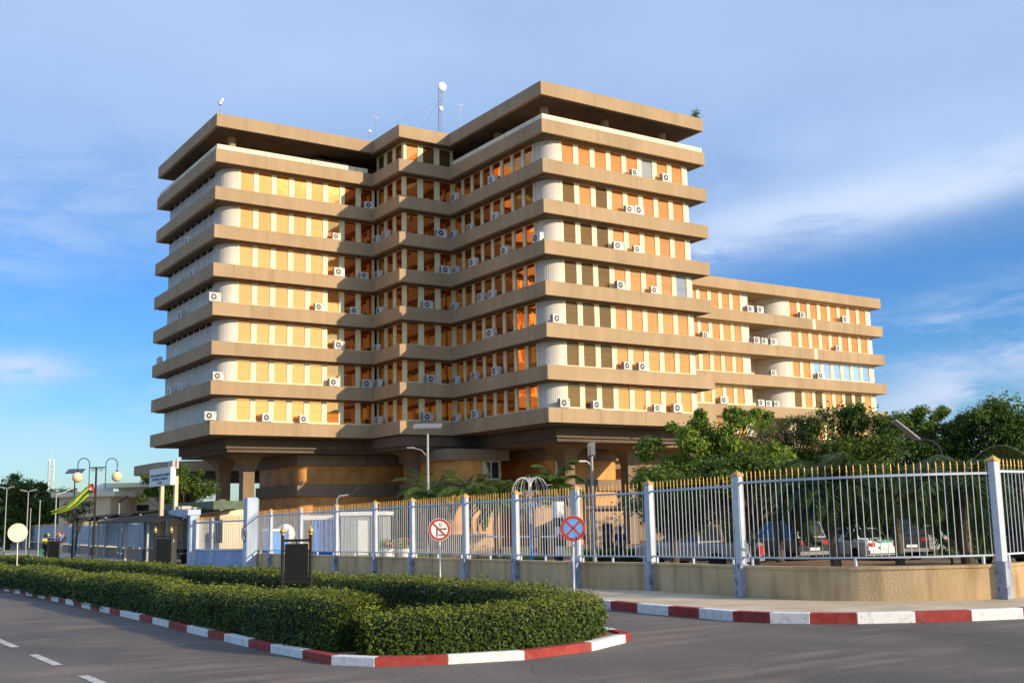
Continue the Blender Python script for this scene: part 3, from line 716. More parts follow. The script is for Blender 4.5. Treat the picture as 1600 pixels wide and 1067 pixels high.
M['pane_blue2'] = glass_pane('grey_pane', (.34, .31, .26), (.8, .8, .8), .25)
indiv = [x for x in bays if x[0] == 'CD'] + [x for x in bays if x[0] == 'EA' and x[2] < 7][:44]
ids = set((x[0], x[1], x[2]) for x in indiv)
def bay_matrix(p, u, z):
    ux = np.array([u[0], u[1], 0]); nrm = np.array([u[1], -u[0], 0])   # outward (right of u)
    mm = Matrix.Identity(4)
    for i in range(3): mm[i][0] = ux[i]; mm[i][1] = -nrm[i]; mm[i][2] = (0,0,1)[i]
    mm[0][3], mm[1][3], mm[2][3] = p[0], p[1], z
    return mm
fcache = {}
for (fn, row, j, p, u, pitch, pw, zb, h) in indiv:
    if fn not in fcache: fcache[fn] = (None, {})
    kind = pane_kind(fn, row, j)
    f, g = bay_meshes(pitch-.004, pw, h)
    if fcache[fn][0] is None:
        fo = f.build('window', M['cream']); fcache[fn] = (fo.data, {})
    else:
        fo = bpy.data.objects.new('window', fcache[fn][0]); COL.objects.link(fo)
    if kind not in fcache[fn][1]:
        po = g.build('pane', M[kind]); fcache[fn][1][kind] = po.data
    else:
        po = bpy.data.objects.new('pane', fcache[fn][1][kind]); COL.objects.link(po)
    mm = bay_matrix(p, u, zb); mm2 = Matrix.Translation(-tower.location) @ mm
    fo.parent = tower; fo.matrix_local = mm2
    po.parent = fo; po.rotation_euler = (random.uniform(-.006, .006), 0, random.uniform(-.008, .008))
# the remaining bays as one object
KINDS = ['pane', 'pane_dark', 'pane_shaded', 'pane_blue2']; W = MB()
for (fn, row, j, p, u, pitch, pw, zb, h) in bays:
    if (fn, row, j) in ids: continue
    f, g = bay_meshes(pitch-.004, pw, h); mm = bay_matrix(p, u, zb)
    kk = KINDS.index(pane_kind(fn, row, j))+1
    ry = random.uniform(-.008, .008)
    W.add([mm @ Vector(v) for v in f.v], f.f, 0)
    W.add([mm @ Vector((v[0], v[1]+v[0]*ry, v[2])) for v in g.v], g.f, kk)
# shaded far-left side: narrow pale blinds with a dark slot at the top
SP = MB()
for row in range(1, 8):
    zb = zt(row)+.002; x = -e_+WR
    for j in range(8):
        y0 = d_+WR+2.0+1.68*j; y1 = y0+1.68
        slot = .26 if row < 6 else .07
        SP.box(x+.02, x+.10, y0+.05, y1-.05, zb+.02, zb+H-.10-slot, 0)
        SP.box(x+.05, x+.10, y0+.05, y1-.05, zb+H-.10-slot, zb+H-.06, 2)
        SP.box(x, x+.12, y0-.045, y0+.045, zb, zb+H, 1)
    SP.box(x+.01, x+.11, d_+WR+2.0, d_+WR+2.0+1.68*8, zb+H-.06, zb+H, 1)
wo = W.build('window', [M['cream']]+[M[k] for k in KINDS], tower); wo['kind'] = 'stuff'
SP.build('side_blinds', [M['side_panel'], M['cream'], M['glassdark']], tower)
# fluted white corners
def fluted(cx, cy, r, a0, a1, z0, z1, n):
    m = MB(); pts = []
    for i in range(n*4+1):
        t = R(a0+(a1-a0)*i/(n*4)); rr = r - (.035 if i % 4 == 0 else 0); pts.append((cx+rr*math.cos(t), cy+rr*math.sin(t)))
    m.ribbon(pts, .10, 0, z0, z1); return m
for row in range(1, 8):
    zb = zt(row)+.002
    for (x0, y0, dxl, dyl) in ((WR, WR, 1.37, 1.70), (-e_+WR, d_+WR, 1.36, 1.95)):
        r = 1.35; m = MB(); pts = [(x0, y0+dyl)]
        y = y0+dyl
        k = int((dyl-r)/.15)
        for i in range(1, k+1): pts += [(x0, y0+dyl-(dyl-r)*i/(k+1)-.02), (x0+.03, y0+dyl-(dyl-r)*i/(k+1)), (x0, y0+dyl-(dyl-r)*i/(k+1)+.0-.05)]
        N_ = 14
        for i in range(N_*3+1):
            t = PI+PI/2*i/(N_*3); rr = r-(.010 if i % 3 == 1 else 0); pts.append((x0+r+rr*math.cos(t), y0+r+rr*math.sin(t)))
        pts.append((x0+max(dxl, r+.01), y0))
        m.ribbon(pts, .12, 0, zb, zb+H); m.build('corner_cladding', M['white_flute'], tower)
    m = MB(); x1 = a_-WR; r = .55; pts = [(x1-.74, WR)]
    for i in range(13):
        t = -PI/2+PI/2*i/12; pts.append((x1-r+r*math.cos(t), WR+r+r*math.sin(t)))
    pts += [(x1, 6)]
    m.ribbon(pts, .12, 0, zb, zb+H); m.build('corner_cladding', M['white_flute'], tower)
# plain right side behind the corner and the back
m = MB()
for row in range(1, 8):
    zb = zt(row)+.002; m.ribbon([(a_-WR-.02, 6), (a_-WR-.02, 23), (5, 23), (5, g_-1), (-e_+1, g_-1), (-e_+1, g_-2)], .1, 0, zb, zb+H)
m.build('rear_wall', M['cream_wall'], tower)
# --- podium
ZB = zt(7)-TH                                   # underside of the lowest band
ZL = ZB-.98                                     # underside of the ring beam
ring = [(2.25, 2.2), (a_-1.2, 2.2), (a_-1.2, 22), (4, 22), (4, g_-2.1), (-e_+2.1, g_-2.1), (-e_+2.1, d_+2.15), (-c_+.25, d_+2.15), (-c_+.25, b_+.3), (2.25, b_+.3)]
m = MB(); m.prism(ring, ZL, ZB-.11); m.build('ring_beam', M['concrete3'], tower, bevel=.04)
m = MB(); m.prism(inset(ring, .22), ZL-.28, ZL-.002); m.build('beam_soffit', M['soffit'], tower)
def column(x, y, w=.52):
    m = MB(); g = gz(y)-.3; rows = [(w, g)]
    zt_ = ZL-.285; rr = 1.75
    for i in range(11):
        t = PI/2*i/10; rows.append((w+rr*.72*(1-math.cos(t)), zt_-rr+rr*math.sin(t)))
    vs = []
    for (h, z) in rows: vs += [(x-h,y-h,z),(x+h,y-h,z),(x+h,y+h,z),(x-h,y+h,z)]
    fs = [(i*4+j, i*4+(j+1)%4, i*4+4+(j+1)%4, i*4+4+j) for i in range(len(rows)-1) for j in range(4)]
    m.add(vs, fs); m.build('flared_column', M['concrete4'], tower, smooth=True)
for (px, py, Y) in ((890, 720, 6.8), (988, 720, 6.8), (1085, 720, 6.8), (389, 730, d_+6.4), (652, 720, b_+3.4)):
    P = onY(px, py, Y); column(P[0], Y+.5)
P = onY(349, 740, d_+13); column(P[0], d_+13)
def podium_block(x0, x1, y0, y1, ztop):
    g = gz(y0)-.5
    for (z0, z1, nm, mt, i) in ((6.68, ztop, 'podium_band', 'concrete2', 0), (4.99, 6.68, 'ochre_panel', 'orange', .28), (3.98, 4.99, 'podium_band', 'concrete2', 0), (g, 3.98, 'ochre_panel', 'orange', .28)):
        m = MB(); ii = i
        if i: 
            r = .9; pts = []
            for (cx, cy, a0) in ((x0+i+r, y0+i+r, 180), (x1-i-r, y0+i+r, 270)):
                for k in range(9): t = R(a0+90*k/8); pts.append((cx+r*math.cos(t), cy+r*math.sin(t)))
            pts += [(x1-i, y1-i), (x0+i, y1-i)]
            m.prism(pts, z0, z1); m.build(nm, M[mt], tower)
        else:
            m.box(x0, x1, y0, y1, z0, z1); m.build(nm, M[mt], tower, bevel=.03)
podium_block(-10.35, 5.2, 24.2, 34.5, ZL-.29)
podium_block(-1.6, 4.6, 12.6, 21.5, ZL-.29)
podium_block(7.2, 15.9, 10.8, 21, ZL-.29)
m = MB(); m.box(-9.5, 15, g_-5.5, g_-5.2, gz(30)-.5, ZL-.29); m.build('podium_back_wall', M['concrete2'], tower)
m = MB(); m.box(-9.6, -9.3, 34.6, g_-5.5, gz(30)-.5, ZL-.29); m.build('podium_back_wall', M['concrete2'], tower)
def pod_window(p0, p1, z0, z1, y):
    f = MB(); x0, x1 = p0, p1
    for (a, b, c, d) in ((x0, x0+.1, z0, z1), (x1-.1, x1, z0, z1), (x0+.1, x1-.1, z0, z0+.1), (x0+.1, x1-.1, z1-.1, z1), ((x0+x1)/2-.06, (x0+x1)/2+.06, z0+.1, z1-.1)): f.box(a, b, y-.06, y+.25, c, d)
    fo = f.build('podium_window', M['side_panel'], tower)
    g = MB(); g.box(x0+.1, x1-.1, y-.02, y+.2, z0+.1, z1-.1); g.build('pane', M['glassdark'], fo)
def winx(pxa, pxb, py, Y): return onY(pxa, py, Y)[0], onY(pxb, py, Y)[0]
xa, xb = winx(753, 780, 730, 12.88); pod_window(xa, xb, 5.05, 6.65, 12.86)
xa, xb = winx(668, 712, 738, 11.88); xa = max(xa, -2.2)
xa, xb = winx(672, 712, 742, 24.48); pod_window(xa, xb, 4.995, 6.6, 24.46); pod_window(8.3, 9.9, 5.0, 6.6, 11.06)
# small black floodlight on the podium corner
m = MB(); m.box(-10.28, -9.85, 24.0, 24.19, 5.0, 5.35); m.box(-10.12, -10.02, 23.85, 24.0, 5.1, 5.2)
fl = m.build('floodlight', M['black_metal'], tower)
# curved canopy behind on the left
root = thing('curved_canopy', 'grey curved concrete canopy sweeping out behind the tower on its left', 'canopy', (-12, 46, gz(46)))
m = MB(); pts = [(-15.2+.0, 45.4)]
for i in range(0, 13): t = R(180+90*i/12); pts.append((-6+9.2*math.cos(t), 52+7.0*math.sin(t)))
m = MB(); m.prism([(x, y) for x, y in pts[1:]]+[(6, 45), (6, 60), (-15.2, 60)], 7.15, 8.25); m.build('canopy_slab', M['concrete'], root, bevel=.03)
m = MB(); m.prism([(x+.8, y+.6) for x, y in pts[1:]]+[(5, 46), (5, 59), (-14.4, 59)], 6.3, 7.146); m.build('canopy_beam', M['soffit'], root)
for (x, y) in ((-12.4, 50), (-6.5, 47.2), (0, 47)):
    m = MB(); m.box(x-.3, x+.3, y-.3, y+.3, gz(y)-.3, 6.296); m.build('pier', M['concrete2'], root)

# ================================================================== LOWER WING
YW = 13.0; WX0, WX1 = 17.6, 56.6; WT = [25.9-3.3*k for k in range(7)]
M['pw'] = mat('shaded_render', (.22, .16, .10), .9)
wing = thing('office_wing', 'lower tan office wing with amber windows stretching right behind the trees', 'office building', (37, 20, gz(20)))
for k, z in enumerate(WT):
    m = MB(); m.box(WX0, WX1, YW, 28, z-1.18, z)
    if k in (1, 2): m.box(44.9, 45.35, YW-.003, YW+.01, z-1.16, z-.02, 1)
    m.build('roof_slab' if k == 0 else 'spandrel_band', [M['concrete'], M['pale_patch'] if 'pale_patch' in M else M['coping']], wing, bevel=.035)
yw = YW+.9
def wx(px, py=478): return onY(px, py, yw)[0]
XL0 = wx(1091); XL1 = wx(1080+300/3.81); XP1 = wx(1080+340/3.81); XR0 = wx(1080+440/3.81); XR1 = wx(1080+574/3.81); XW1 = wx(1080+1040/3.81); XE = wx(1080+1068/3.81)
print('wing', XL0, XL1, XP1, XR0, XR1, XW1, XE)
wkind = {}
nL = 9; pl = (XL1-XL0)/4; plr = (XW1-XR1)/8
fw = {}
M['pane_low'] = M['pane_dark']
for k in range(1, 6):
    zb = WT[k]+.002; h = 3.3-1.18-.004
    specs = [(XL1-pl*(4-j), pl) for j in range(-3, 4)] + [(XR1+plr*j, plr) for j in range(8)]
    for idx, (x0, w) in enumerate(specs):
        kd = 'pane'
        if k == 3 and idx >= 9: kd = 'pane_blue'
        if k >= 4 and idx >= 7: kd = 'pane_mixed'  # dark panes mixed in to imitate reflected trees
        key = (round(w, 3),)
        if key not in fw:
            f, g = bay_meshes(w-.004, w*.70, h); fo = f.build('window', M['cream']); fw[key] = [fo.data, g, {}]
        else: fo = bpy.data.objects.new('window', fw[key][0]); COL.objects.link(fo)
        dd = fw[key]
        if kd == 'pane_mixed':
            kd = 'pane_dark' if random.random() < .55 else 'pane'
        if kd not in dd[2]: po = dd[1].build('pane', M[kd]); dd[2][kd] = po.data
        else: po = bpy.data.objects.new('pane', dd[2][kd]); COL.objects.link(po)
        mm = bay_matrix((x0+w/2, yw), (1, 0), zb); fo.parent = wing; fo.matrix_local = Matrix.Translation(-wing.location) @ mm
        po.parent = fo; po.rotation_euler = (random.uniform(-.006, .006), 0, random.uniform(-.01, .01))
    m = MB()
    m.ribbon([(XL1, yw), (XL1+.9, yw), (XL1+1.15, yw+.25), (XL1+1.15, yw+2.6)], .12, 0, zb, zb+h)
    m.build('pilaster', M['white_flute'], wing)
    m = MB(); m.ribbon([(XL1+1.15, yw+2.7), (XR1-2.6, yw+2.7)], .12, 0, zb, zb+h); m.build('bay_back_wall', M['cream_wall'], wing)
    pts = [(XR1-2.6, yw+2.7)]
    for i in range(13): t = R(180+90*i/12); pts.append((XR1-.25+2.2*math.cos(t), yw+2.2+2.2*math.sin(t)))
    pts.append((XR1, yw)); m = MB(); m.ribbon(pts, .12, 0, zb, zb+h); m.build('curved_wall', M['white_flute'], wing, smooth=True)
    m = MB(); m.ribbon([(XW1, yw), (XE-.2, yw), (XE, yw+.2), (XE, 27)], .12, 0, zb, zb+h); m.build('end_wall', M['white_flute'], wing)
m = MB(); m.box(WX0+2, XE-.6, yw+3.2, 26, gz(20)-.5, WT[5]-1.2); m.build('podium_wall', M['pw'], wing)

# ================================================================== AIR CONDITIONERS
def make_ac():
    t = thing('air_conditioner', None, 'air conditioner')
    c = MB(); c.box(-.42, .42, -.16, .16, .06, .66); o = c.build('casing', M['ac_white'], t, bevel=.015, local=True)
    f = MB(); f.lathe([(.245, -.165), (.245, -.158)], (-.10, 0, .36), 20, 0, 'y2') if False else None
    g = MB(); n = 20
    for (r, y, mi) in ((.25, -.163, 0), (.215, -.166, 1), (.075, -.172, 0)):
        vs = [(-.10+r*math.cos(2*PI*j/n), y, .36+r*math.sin(2*PI*j/n)) for j in range(n)]; g.add(vs, [tuple(range(n))], mi)
    for k in range(5):
        t2 = 2*PI*k/5; g.obox((-.10+.14*math.cos(t2), -.170, .36+.14*math.sin(t2)), (.075*math.cos(t2), 0, .075*math.sin(t2)), (-.025*math.sin(t2), 0, .025*math.cos(t2)), (0, .002, 0), 2)
    g.build('fan_grille', [M['ac_white'], M['ac_dark'], M['ac_grey']], t, local=True)
    h = MB(); h.box(-.425, -.421, -.13, .13, .12, .60); h.build('side_fins', M['ac_grey'], t, local=True); h = MB(); h.box(.26, .36, -.166, -.161, .50, .58); h.build('badge', M['ac_grey'], t, local=True)
    q_ = MB(); q_.tube([(.43, .02, .22), (.50, .06, .20), (.52, .20, .16), (.52, .46, .14)], .022, 6); q_.build('pipe', M['ac_dark'], t, local=True)
    for sx in (-.30, .30): k = MB(); k.box(sx-.04, sx+.04, -.20, .20, 0, .06); k.build('foot', M['grey_metal'], t, local=True)
    return t
ac0 = make_ac(); ac_used = False
ORD = ['', 'top', 'second', 'third', 'fourth', 'fifth', 'sixth', 'lowest']
FN = {'CD': 'sunlit right front', 'BC': 'long shaded flank facing left', 'MB': 'narrow middle bay front', 'AM': 'narrow middle bay left side', 'EA': 'sunlit left front', 'EF': 'far left shaded side', 'E': 'white left corner', 'C': 'white right corner'}
ACS = {'CD': [(991,273,1),(1040,281,1),(983,329,2),(997,331,2),(965,385,3),(995,391,3),(968.6,447,4),(1022,455,4),(979,573,6),(1003,577,6),(932,637,7),(1027,643,7),(1058,645,7)],
 'C': [(840.5,371,3),(869.7,498,5),(881,635,7)],
 'BC': [(770,278,1),(711,309,1),(775,337,2),(735.5,354,2),(709,366,2),(790,391,3),(740,409,3),(713,421,3),(769,459,4),(753,465,4),(711,480,4),(768,522,5),(775.5,581,6),(742.6,590,6),(712.5,597,6),(744,651,7),(713.6,656,7)],
 'MB': [(689,367,2),(695.6,420,3),(668,478,4),(673,597,6),(667.5,655,7)],
 'AM': [(589.4,372,2),(603.4,364,2),(591,428,3),(593.6,485,4),(589.4,544,5),(592,602,6),(592,659,7)],
 'EA': [(576,320,1),(525,369,2),(529,427,3),(568.6,431,3),(498,483,4),(553,486,4),(529,540,5),(521,601,6),(573,601,6),(416.8,656,7),(474.4,659,7)],
 'E': [(335,466,4),(340,590,6),(328,652,7)],
 'EF': [(294.7,375,2),(284,434,3),(303,424,3),(284,493,4),(249.4,562,5),(266.7,611,6),(286,604,6)]}
FACE_UN = {'CD': ('y', .45, 0), 'C': ('y', .45, 0), 'BC': ('x', .45, -PI/2), 'MB': ('y', b_+.45, 0), 'AM': ('x', -c_+.45, -PI/2), 'EA': ('y', d_+.45, 0), 'E': ('y', d_+.45, 0), 'EF': ('x', -e_+.45, -PI/2)}
def put_ac(loc, rz, label):
    global ac_used
    o = copy_tree(ac0) if ac_used else ac0; ac_used = True
    o.location = V(loc); o.rotation_euler = (0, 0, rz); o.scale = (1,)*3; q_ = random.choice((1.0, 1.08, 1.15, 1.22)); o.scale = (q_, q_, q_); o['label'] = label; o['group'] = 'air conditioners on the window ledges'
NTH = ['first', 'second', 'third', 'fourth', 'fifth']
for fn, lst in ACS.items():
    for row in range(1, 8):
        q = sorted([t for t in lst if t[2] == row])
        for i, (px, py, k) in enumerate(q):
            ax, c, rz = FACE_UN[fn]
            if fn == 'C' and px < 855: ax, c, rz = 'x', .40, -PI/2
            P = onY(px, py, c) if ax == 'y' else onX(px, py, c)
            z = zt(k)+.004
            pos = '' if len(q) == 1 else ((', left one' if i == 0 else ', right one') if len(q) == 2 else f', {NTH[i]} from left')
            put_ac((P[0], P[1], z), rz+random.uniform(-.12, .12), f'white air conditioner outside {ORD[k]} amber window row, {FN[fn]}{pos}')
WAC = [(1172,478.7,1),(1187,481,1),(1252,488,1),(1319,497,1),(1101,519.5,2),(1182,530,2),(1194,531,2),(1208.6,532,2),(1308,541.7,2),(1208.6,580,3),(1281,583.7,3),(1130,621.8,4),(1189,625.7,4),(1201,627,4),(1213,628,4)]
for row in range(1, 5):
    q = [t for t in WAC if t[2] == row]
    for i, (px, py, k) in enumerate(q):
        P = onY(px, py, YW+.45); put_ac((P[0], YW+(.45 if not 1165 < px < 1215 else .55), WT[k]+.004), random.uniform(-.1, .1), f'white air conditioner at {ORD[k]} window row of lower right wing, {NTH[i]} from left')

# ================================================================== ROOF ITEMS
ZRT = Z0+ZR
def roof_at(px, py, Y): P = onY(px, py, Y); return (P[0], Y, ZRT)
P = onY(689, 206, 17.5); t = thing('lattice_mast', 'thin guyed lattice mast with white dish on the tower roof', 'antenna mast', (P[0], 17.5, ZRT))
x, y = P[0], 17.5
m = MB(); Hm = onY(690, 139, 17.5)[2]-ZRT
for i in range(3):
    a = 2*PI*i/3+.4; cx, cy = x+.22*math.cos(a), y+.22*math.sin(a); m.bar((cx, cy, ZRT), (cx, cy, ZRT+Hm), .03)
    b = a+2*PI/3; dx, dy = x+.22*math.cos(b), y+.22*math.sin(b)
    for k in range(11): m.bar((cx, cy, ZRT+k*Hm/11), (dx, dy, ZRT+(k+1)*Hm/11), .014)
m.build('lattice', M['ac_grey'], t)
m = MB(); m.lathe([(.02, .12), (.25, .08), (.42, -.02), (.44, -.10), (.40, -.10), (.22, .0)], (x+.05, y-.35, ZRT+Hm+.1), 20, 0, 'y'); m.build('dish', M['white_paint'], t, smooth=True)
m = MB(); m.lathe([(.02, .08), (.18, .04), (.24, -.06), (.2, -.06)], (x-.12, y-.32, ZRT+Hm*.62), 16, 0, 'y'); m.build('dish', M['white_paint'], t, smooth=True)
m = MB(); m.box(x-.5, x+.5, y-.4, y+.4, ZRT, ZRT+.25); m.build('base_plinth', M['concrete'], t)
for (gx, gy) in ((-7.5, 8), (4, 9), (1, 14)): m = MB(); m.tube([(x, y, ZRT+Hm*.8), (x+gx, y+gy, ZRT+.02)], .008, 4); m.build('guy_wire', M['grey_metal'], t)
for (px, pyb, pyt, Y, lab, dish) in ((586, 215, 182, 23, 'thin whip aerial with crossbar on the roof left of the middle bay', 0), (577, 217, 206, 22, 'short aerial with small white ball on the roof near inner corner', 1), (720, 200, 163, 26, 'slim red and white whip aerial on roof right of the mast', 2)):
    P = onY(px, pyb, Y); T = onY(px, pyt, Y); h = T[2]-ZRT
    t = thing('whip_aerial', lab, 'aerial', (P[0], Y, ZRT)); m = MB(); m.tube([(P[0], Y, ZRT), (P[0], Y, ZRT+h)], .03, 6); m.build('pole', M['grey_metal'] if dish < 2 else M['sheet'], t)
    m = MB()
    if dish == 1: m.lathe([(.02, -.16), (.16, -.08), (.18, 0), (.14, .12), (.02, .17)], (P[0], Y, ZRT+h), 12); m.build('radome', M['white_paint'], t, smooth=True)
    else: m.bar((P[0]-.25, Y, ZRT+h-.12), (P[0]+.35, Y, ZRT+h-.06), .03); m.build('crossbar', M['grey_metal'], t)
P = onY(345, 178, d_+.8); t = thing('weather_station', 'small white weather instrument on a pole at left roof corner', 'weather station', (P[0], d_+.8, ZRT))
x, y = P[0], d_+.8; m = MB(); m.tube([(x, y, ZRT), (x, y, ZRT+1.5)], .03, 6); m.build('pole', M['grey_metal'], t)
m = MB(); m.lathe([(.02, 0), (.17, .03), (.17, .12), (.13, .15), (.17, .18), (.17, .28), (.02, .34)], (x-.08, y, ZRT+1.05), 10); m.lathe([(.02, 0), (.14, .03), (.14, .3), (.02, .36)], (x+.08, y, ZRT+1.35), 10); m.build('instrument_head', M['white_paint'], t, smooth=True)
# roof weed
P = onY(1087, 182, .35); n = 260
C = np.array([P[0], .35, ZRT+.35])+rng.normal(0, 1, (n,3))*np.array([.22,.15,.28]); C[:,2] = np.maximum(C[:,2], ZRT+.03)
t = thing('roof_plant', 'small green shrub growing from the right end of the top roof slab', 'plant', (P[0], .35, ZRT))
quads('foliage', leaf_quads(C, np.tile([0,0,1.], (n,1)), .22, .07, .9), [M['leaf_mid']], parent=t)
m = MB(); m.tube([(P[0], .35, ZRT), (P[0]+.03, .33, ZRT+.5)], [.03, .01], 5); m.build('stem', M['trunk'], t)

# ================================================================== HEDGES
def hedge(name, label, path, w, h, dens, seed, bump_h=.10, taper=True):
    """clipped hedge along a plan path: dark twig core under thousands of small leaves"""
    r_ = np.random.default_rng(seed); P = [np.array(p, float) for p in resample(path, .5)]
    t = thing(name, label, 'hedge', (P[0][0], P[0][1], gz(P[0][1])+.1)); n = len(P)
    ph = r_.uniform(0, 6, 6)
    def top(s): return h*(1+bump_h*.5*(math.sin(s*.55+ph[0])+.6*math.sin(s*1.3+ph[1])+.4*math.sin(s*2.7+ph[2])))
    def half(s): return w/2*(1+.10*math.sin(s*.8+ph[3])+.06*math.sin(s*2.1+ph[4]))
    core = MB(); rings = []; K = 10
    def prof(i):
        p = P[i]; d = P[min(i+1,n-1)]-P[max(i-1,0)]; d /= np.linalg.norm(d); nr = np.array([-d[1], d[0]]); s = i*.5
        e = min(i, n-1-i)*.5; f = 1. if e > .6 else .55+.45*math.sqrt(max(0, 1-(1-e/.6)**2))
        return p, d, nr, top(s)*(.8+.2*f), half(s)*f
    secs = []
    for i in range(n):
        p, d, nr, ht, hw = prof(i); g = gz(p[1])+.08
        # superellipse section, u from left foot over the top to right foot
        sec = []
        for k in range(K+1):
            a = PI*k/K; cx, sz = math.cos(a), math.sin(a)
            x = hw*math.copysign(abs(cx)**.38, cx); z = ht*abs(sz)**.42
            if k in (0, K): x *= .9
            sec.append((x, z))
        secs.append((p, d, nr, g, sec, ht, hw))
        for x, z in sec: core.v.append((p[0]+nr[0]*x*.86, p[1]+nr[1]*x*.86, g+z*.90))
    for i in range(n-1):
        for k in range(K): core.f.append([i*(K+1)+k, i*(K+1)+k+1, (i+1)*(K+1)+k+1, (i+1)*(K+1)+k]); core.m.append(0)
    core.f.append(list(range(K+1))[::-1]); core.m.append(0); core.f.append(list(range((n-1)*(K+1), n*(K+1)))); core.m.append(0)
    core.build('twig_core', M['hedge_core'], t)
    Cs = []; Ns = []; Ts = []
    for i in range(n-1):
        p, d, nr, g, sec, ht, hw = secs[i]; dist = np.linalg.norm(p-CAM[:2])
        cnt = int(dens*.5*(2*ht+2*hw)*min(1, (15/dist)**1.35))
        ends = i < 2 or i > n-4
        kk = r_.integers(0, K, cnt); u = r_.random(cnt); s = r_.random(cnt)
        S = np.array(sec); S2 = np.array(secs[i+1][4]); s1 = s[:,None]; a, b = S[kk]*(1-s1)+S2[kk]*s1, S[kk+1]*(1-s1)+S2[kk+1]*s1; q = a+(b-a)*u[:,None]
        # keep density even: reject short sections by length weight
        ln = np.linalg.norm(b-a, axis=1); keep = r_.random(cnt) < ln/ln.max()*1.0; q = q[keep]; s = s[keep]; s1k = s[:,None]; a = a[keep]; b = b[keep]; m_ = len(q)
        tn = b-a; tn /= np.linalg.norm(tn, axis=1, keepdims=True)+1e-9; nn = np.stack([tn[:,1], -tn[:,0]], axis=1)   # outward
        nn = np.where((np.sum(nn*q, axis=1) < 0)[:,None], -nn, nn)
        off = r_.normal(-.01, .035, m_); q = q+nn*off[:,None]
        base = P[i][None,:]+(P[i+1]-P[i])[None,:]*s[:,None]; NR = nr[None,:]*(1-s1k)+secs[i+1][2][None,:]*s1k
        C = np.stack([base[:,0]+NR[:,0]*q[:,0], base[:,1]+NR[:,1]*q[:,0], g+np.maximum(q[:,1], .02)], axis=1)
        Nn = np.stack([NR[:,0]*nn[:,0], NR[:,1]*nn[:,0], nn[:,1]], axis=1)
        Cs.append(C); Ns.append(Nn); Ts.append(q[:,1]/ht)
    # caps
    for (i, sg) in ((0, -1), (n-1, 1)):
        p, d, nr, g, sec, ht, hw = secs[i]; dist = np.linalg.norm(p-CAM[:2]); cnt = int(dens*2*ht*hw*min(1, (15/dist)**1.35))
        x = r_.uniform(-hw, hw, cnt)*.95; z = r_.uniform(0, ht, cnt); k2 = (np.abs(x/hw)**4+(z/ht)**4) < 1; x, z = x[k2], z[k2]
        bul = .12*(1-(x/hw)**2)*(1-(z/ht)**4)+r_.normal(0, .03, len(x))
        C = np.stack([p[0]+nr[0]*x+d[0]*sg*bul, p[1]+nr[1]*x+d[1]*sg*bul, g+z], axis=1); Cs.append(C); Ns.append(np.tile([d[0]*sg, d[1]*sg, .1], (len(x), 1))); Ts.append(z/ht)
    C = np.concatenate(Cs); Nn = np.concatenate(Ns); T = np.concatenate(Ts)
    stray = (T > .93) & (rng.random(len(T)) < .05); C[stray, 2] += rng.uniform(.02, .09, int(stray.sum()))
    dist = np.linalg.norm(C[:,:2]-CAM[:2], axis=1); sz = .050*np.maximum(1, (dist/15)**.62)
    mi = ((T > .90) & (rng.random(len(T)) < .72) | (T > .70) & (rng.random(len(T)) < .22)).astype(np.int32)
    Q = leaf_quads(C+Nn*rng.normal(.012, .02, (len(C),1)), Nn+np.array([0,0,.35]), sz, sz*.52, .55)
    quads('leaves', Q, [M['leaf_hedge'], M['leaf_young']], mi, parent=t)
    return t
xk = -41.85
front = [(-41.35, 30), (-41.35, 0), (-41.30, -20), (-41.30, -35), (-41.42, -45), (-41.58, -50), (-41.62, -52.6), (-41.35, -53.55)]
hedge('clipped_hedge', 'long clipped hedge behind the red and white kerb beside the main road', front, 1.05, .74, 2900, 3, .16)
nose = [(-41.55, -54.05), (-40.7, -54.6), (-39.5, -54.9), (-38.2, -54.6), (-37.5, -53.9)]
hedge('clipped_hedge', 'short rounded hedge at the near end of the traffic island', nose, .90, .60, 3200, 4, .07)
rear = [(-37.35, -53.5), (-37.2, -51), (-37.1, -46), (-36.95, -38), (-36.9, -28), (-36.9, -12), (-37.6, 18), (-38.6, 30)]
hedge('clipped_hedge', 'rear clipped hedge on the traffic island facing the fence', rear, .95, .69, 2700, 5, .08)

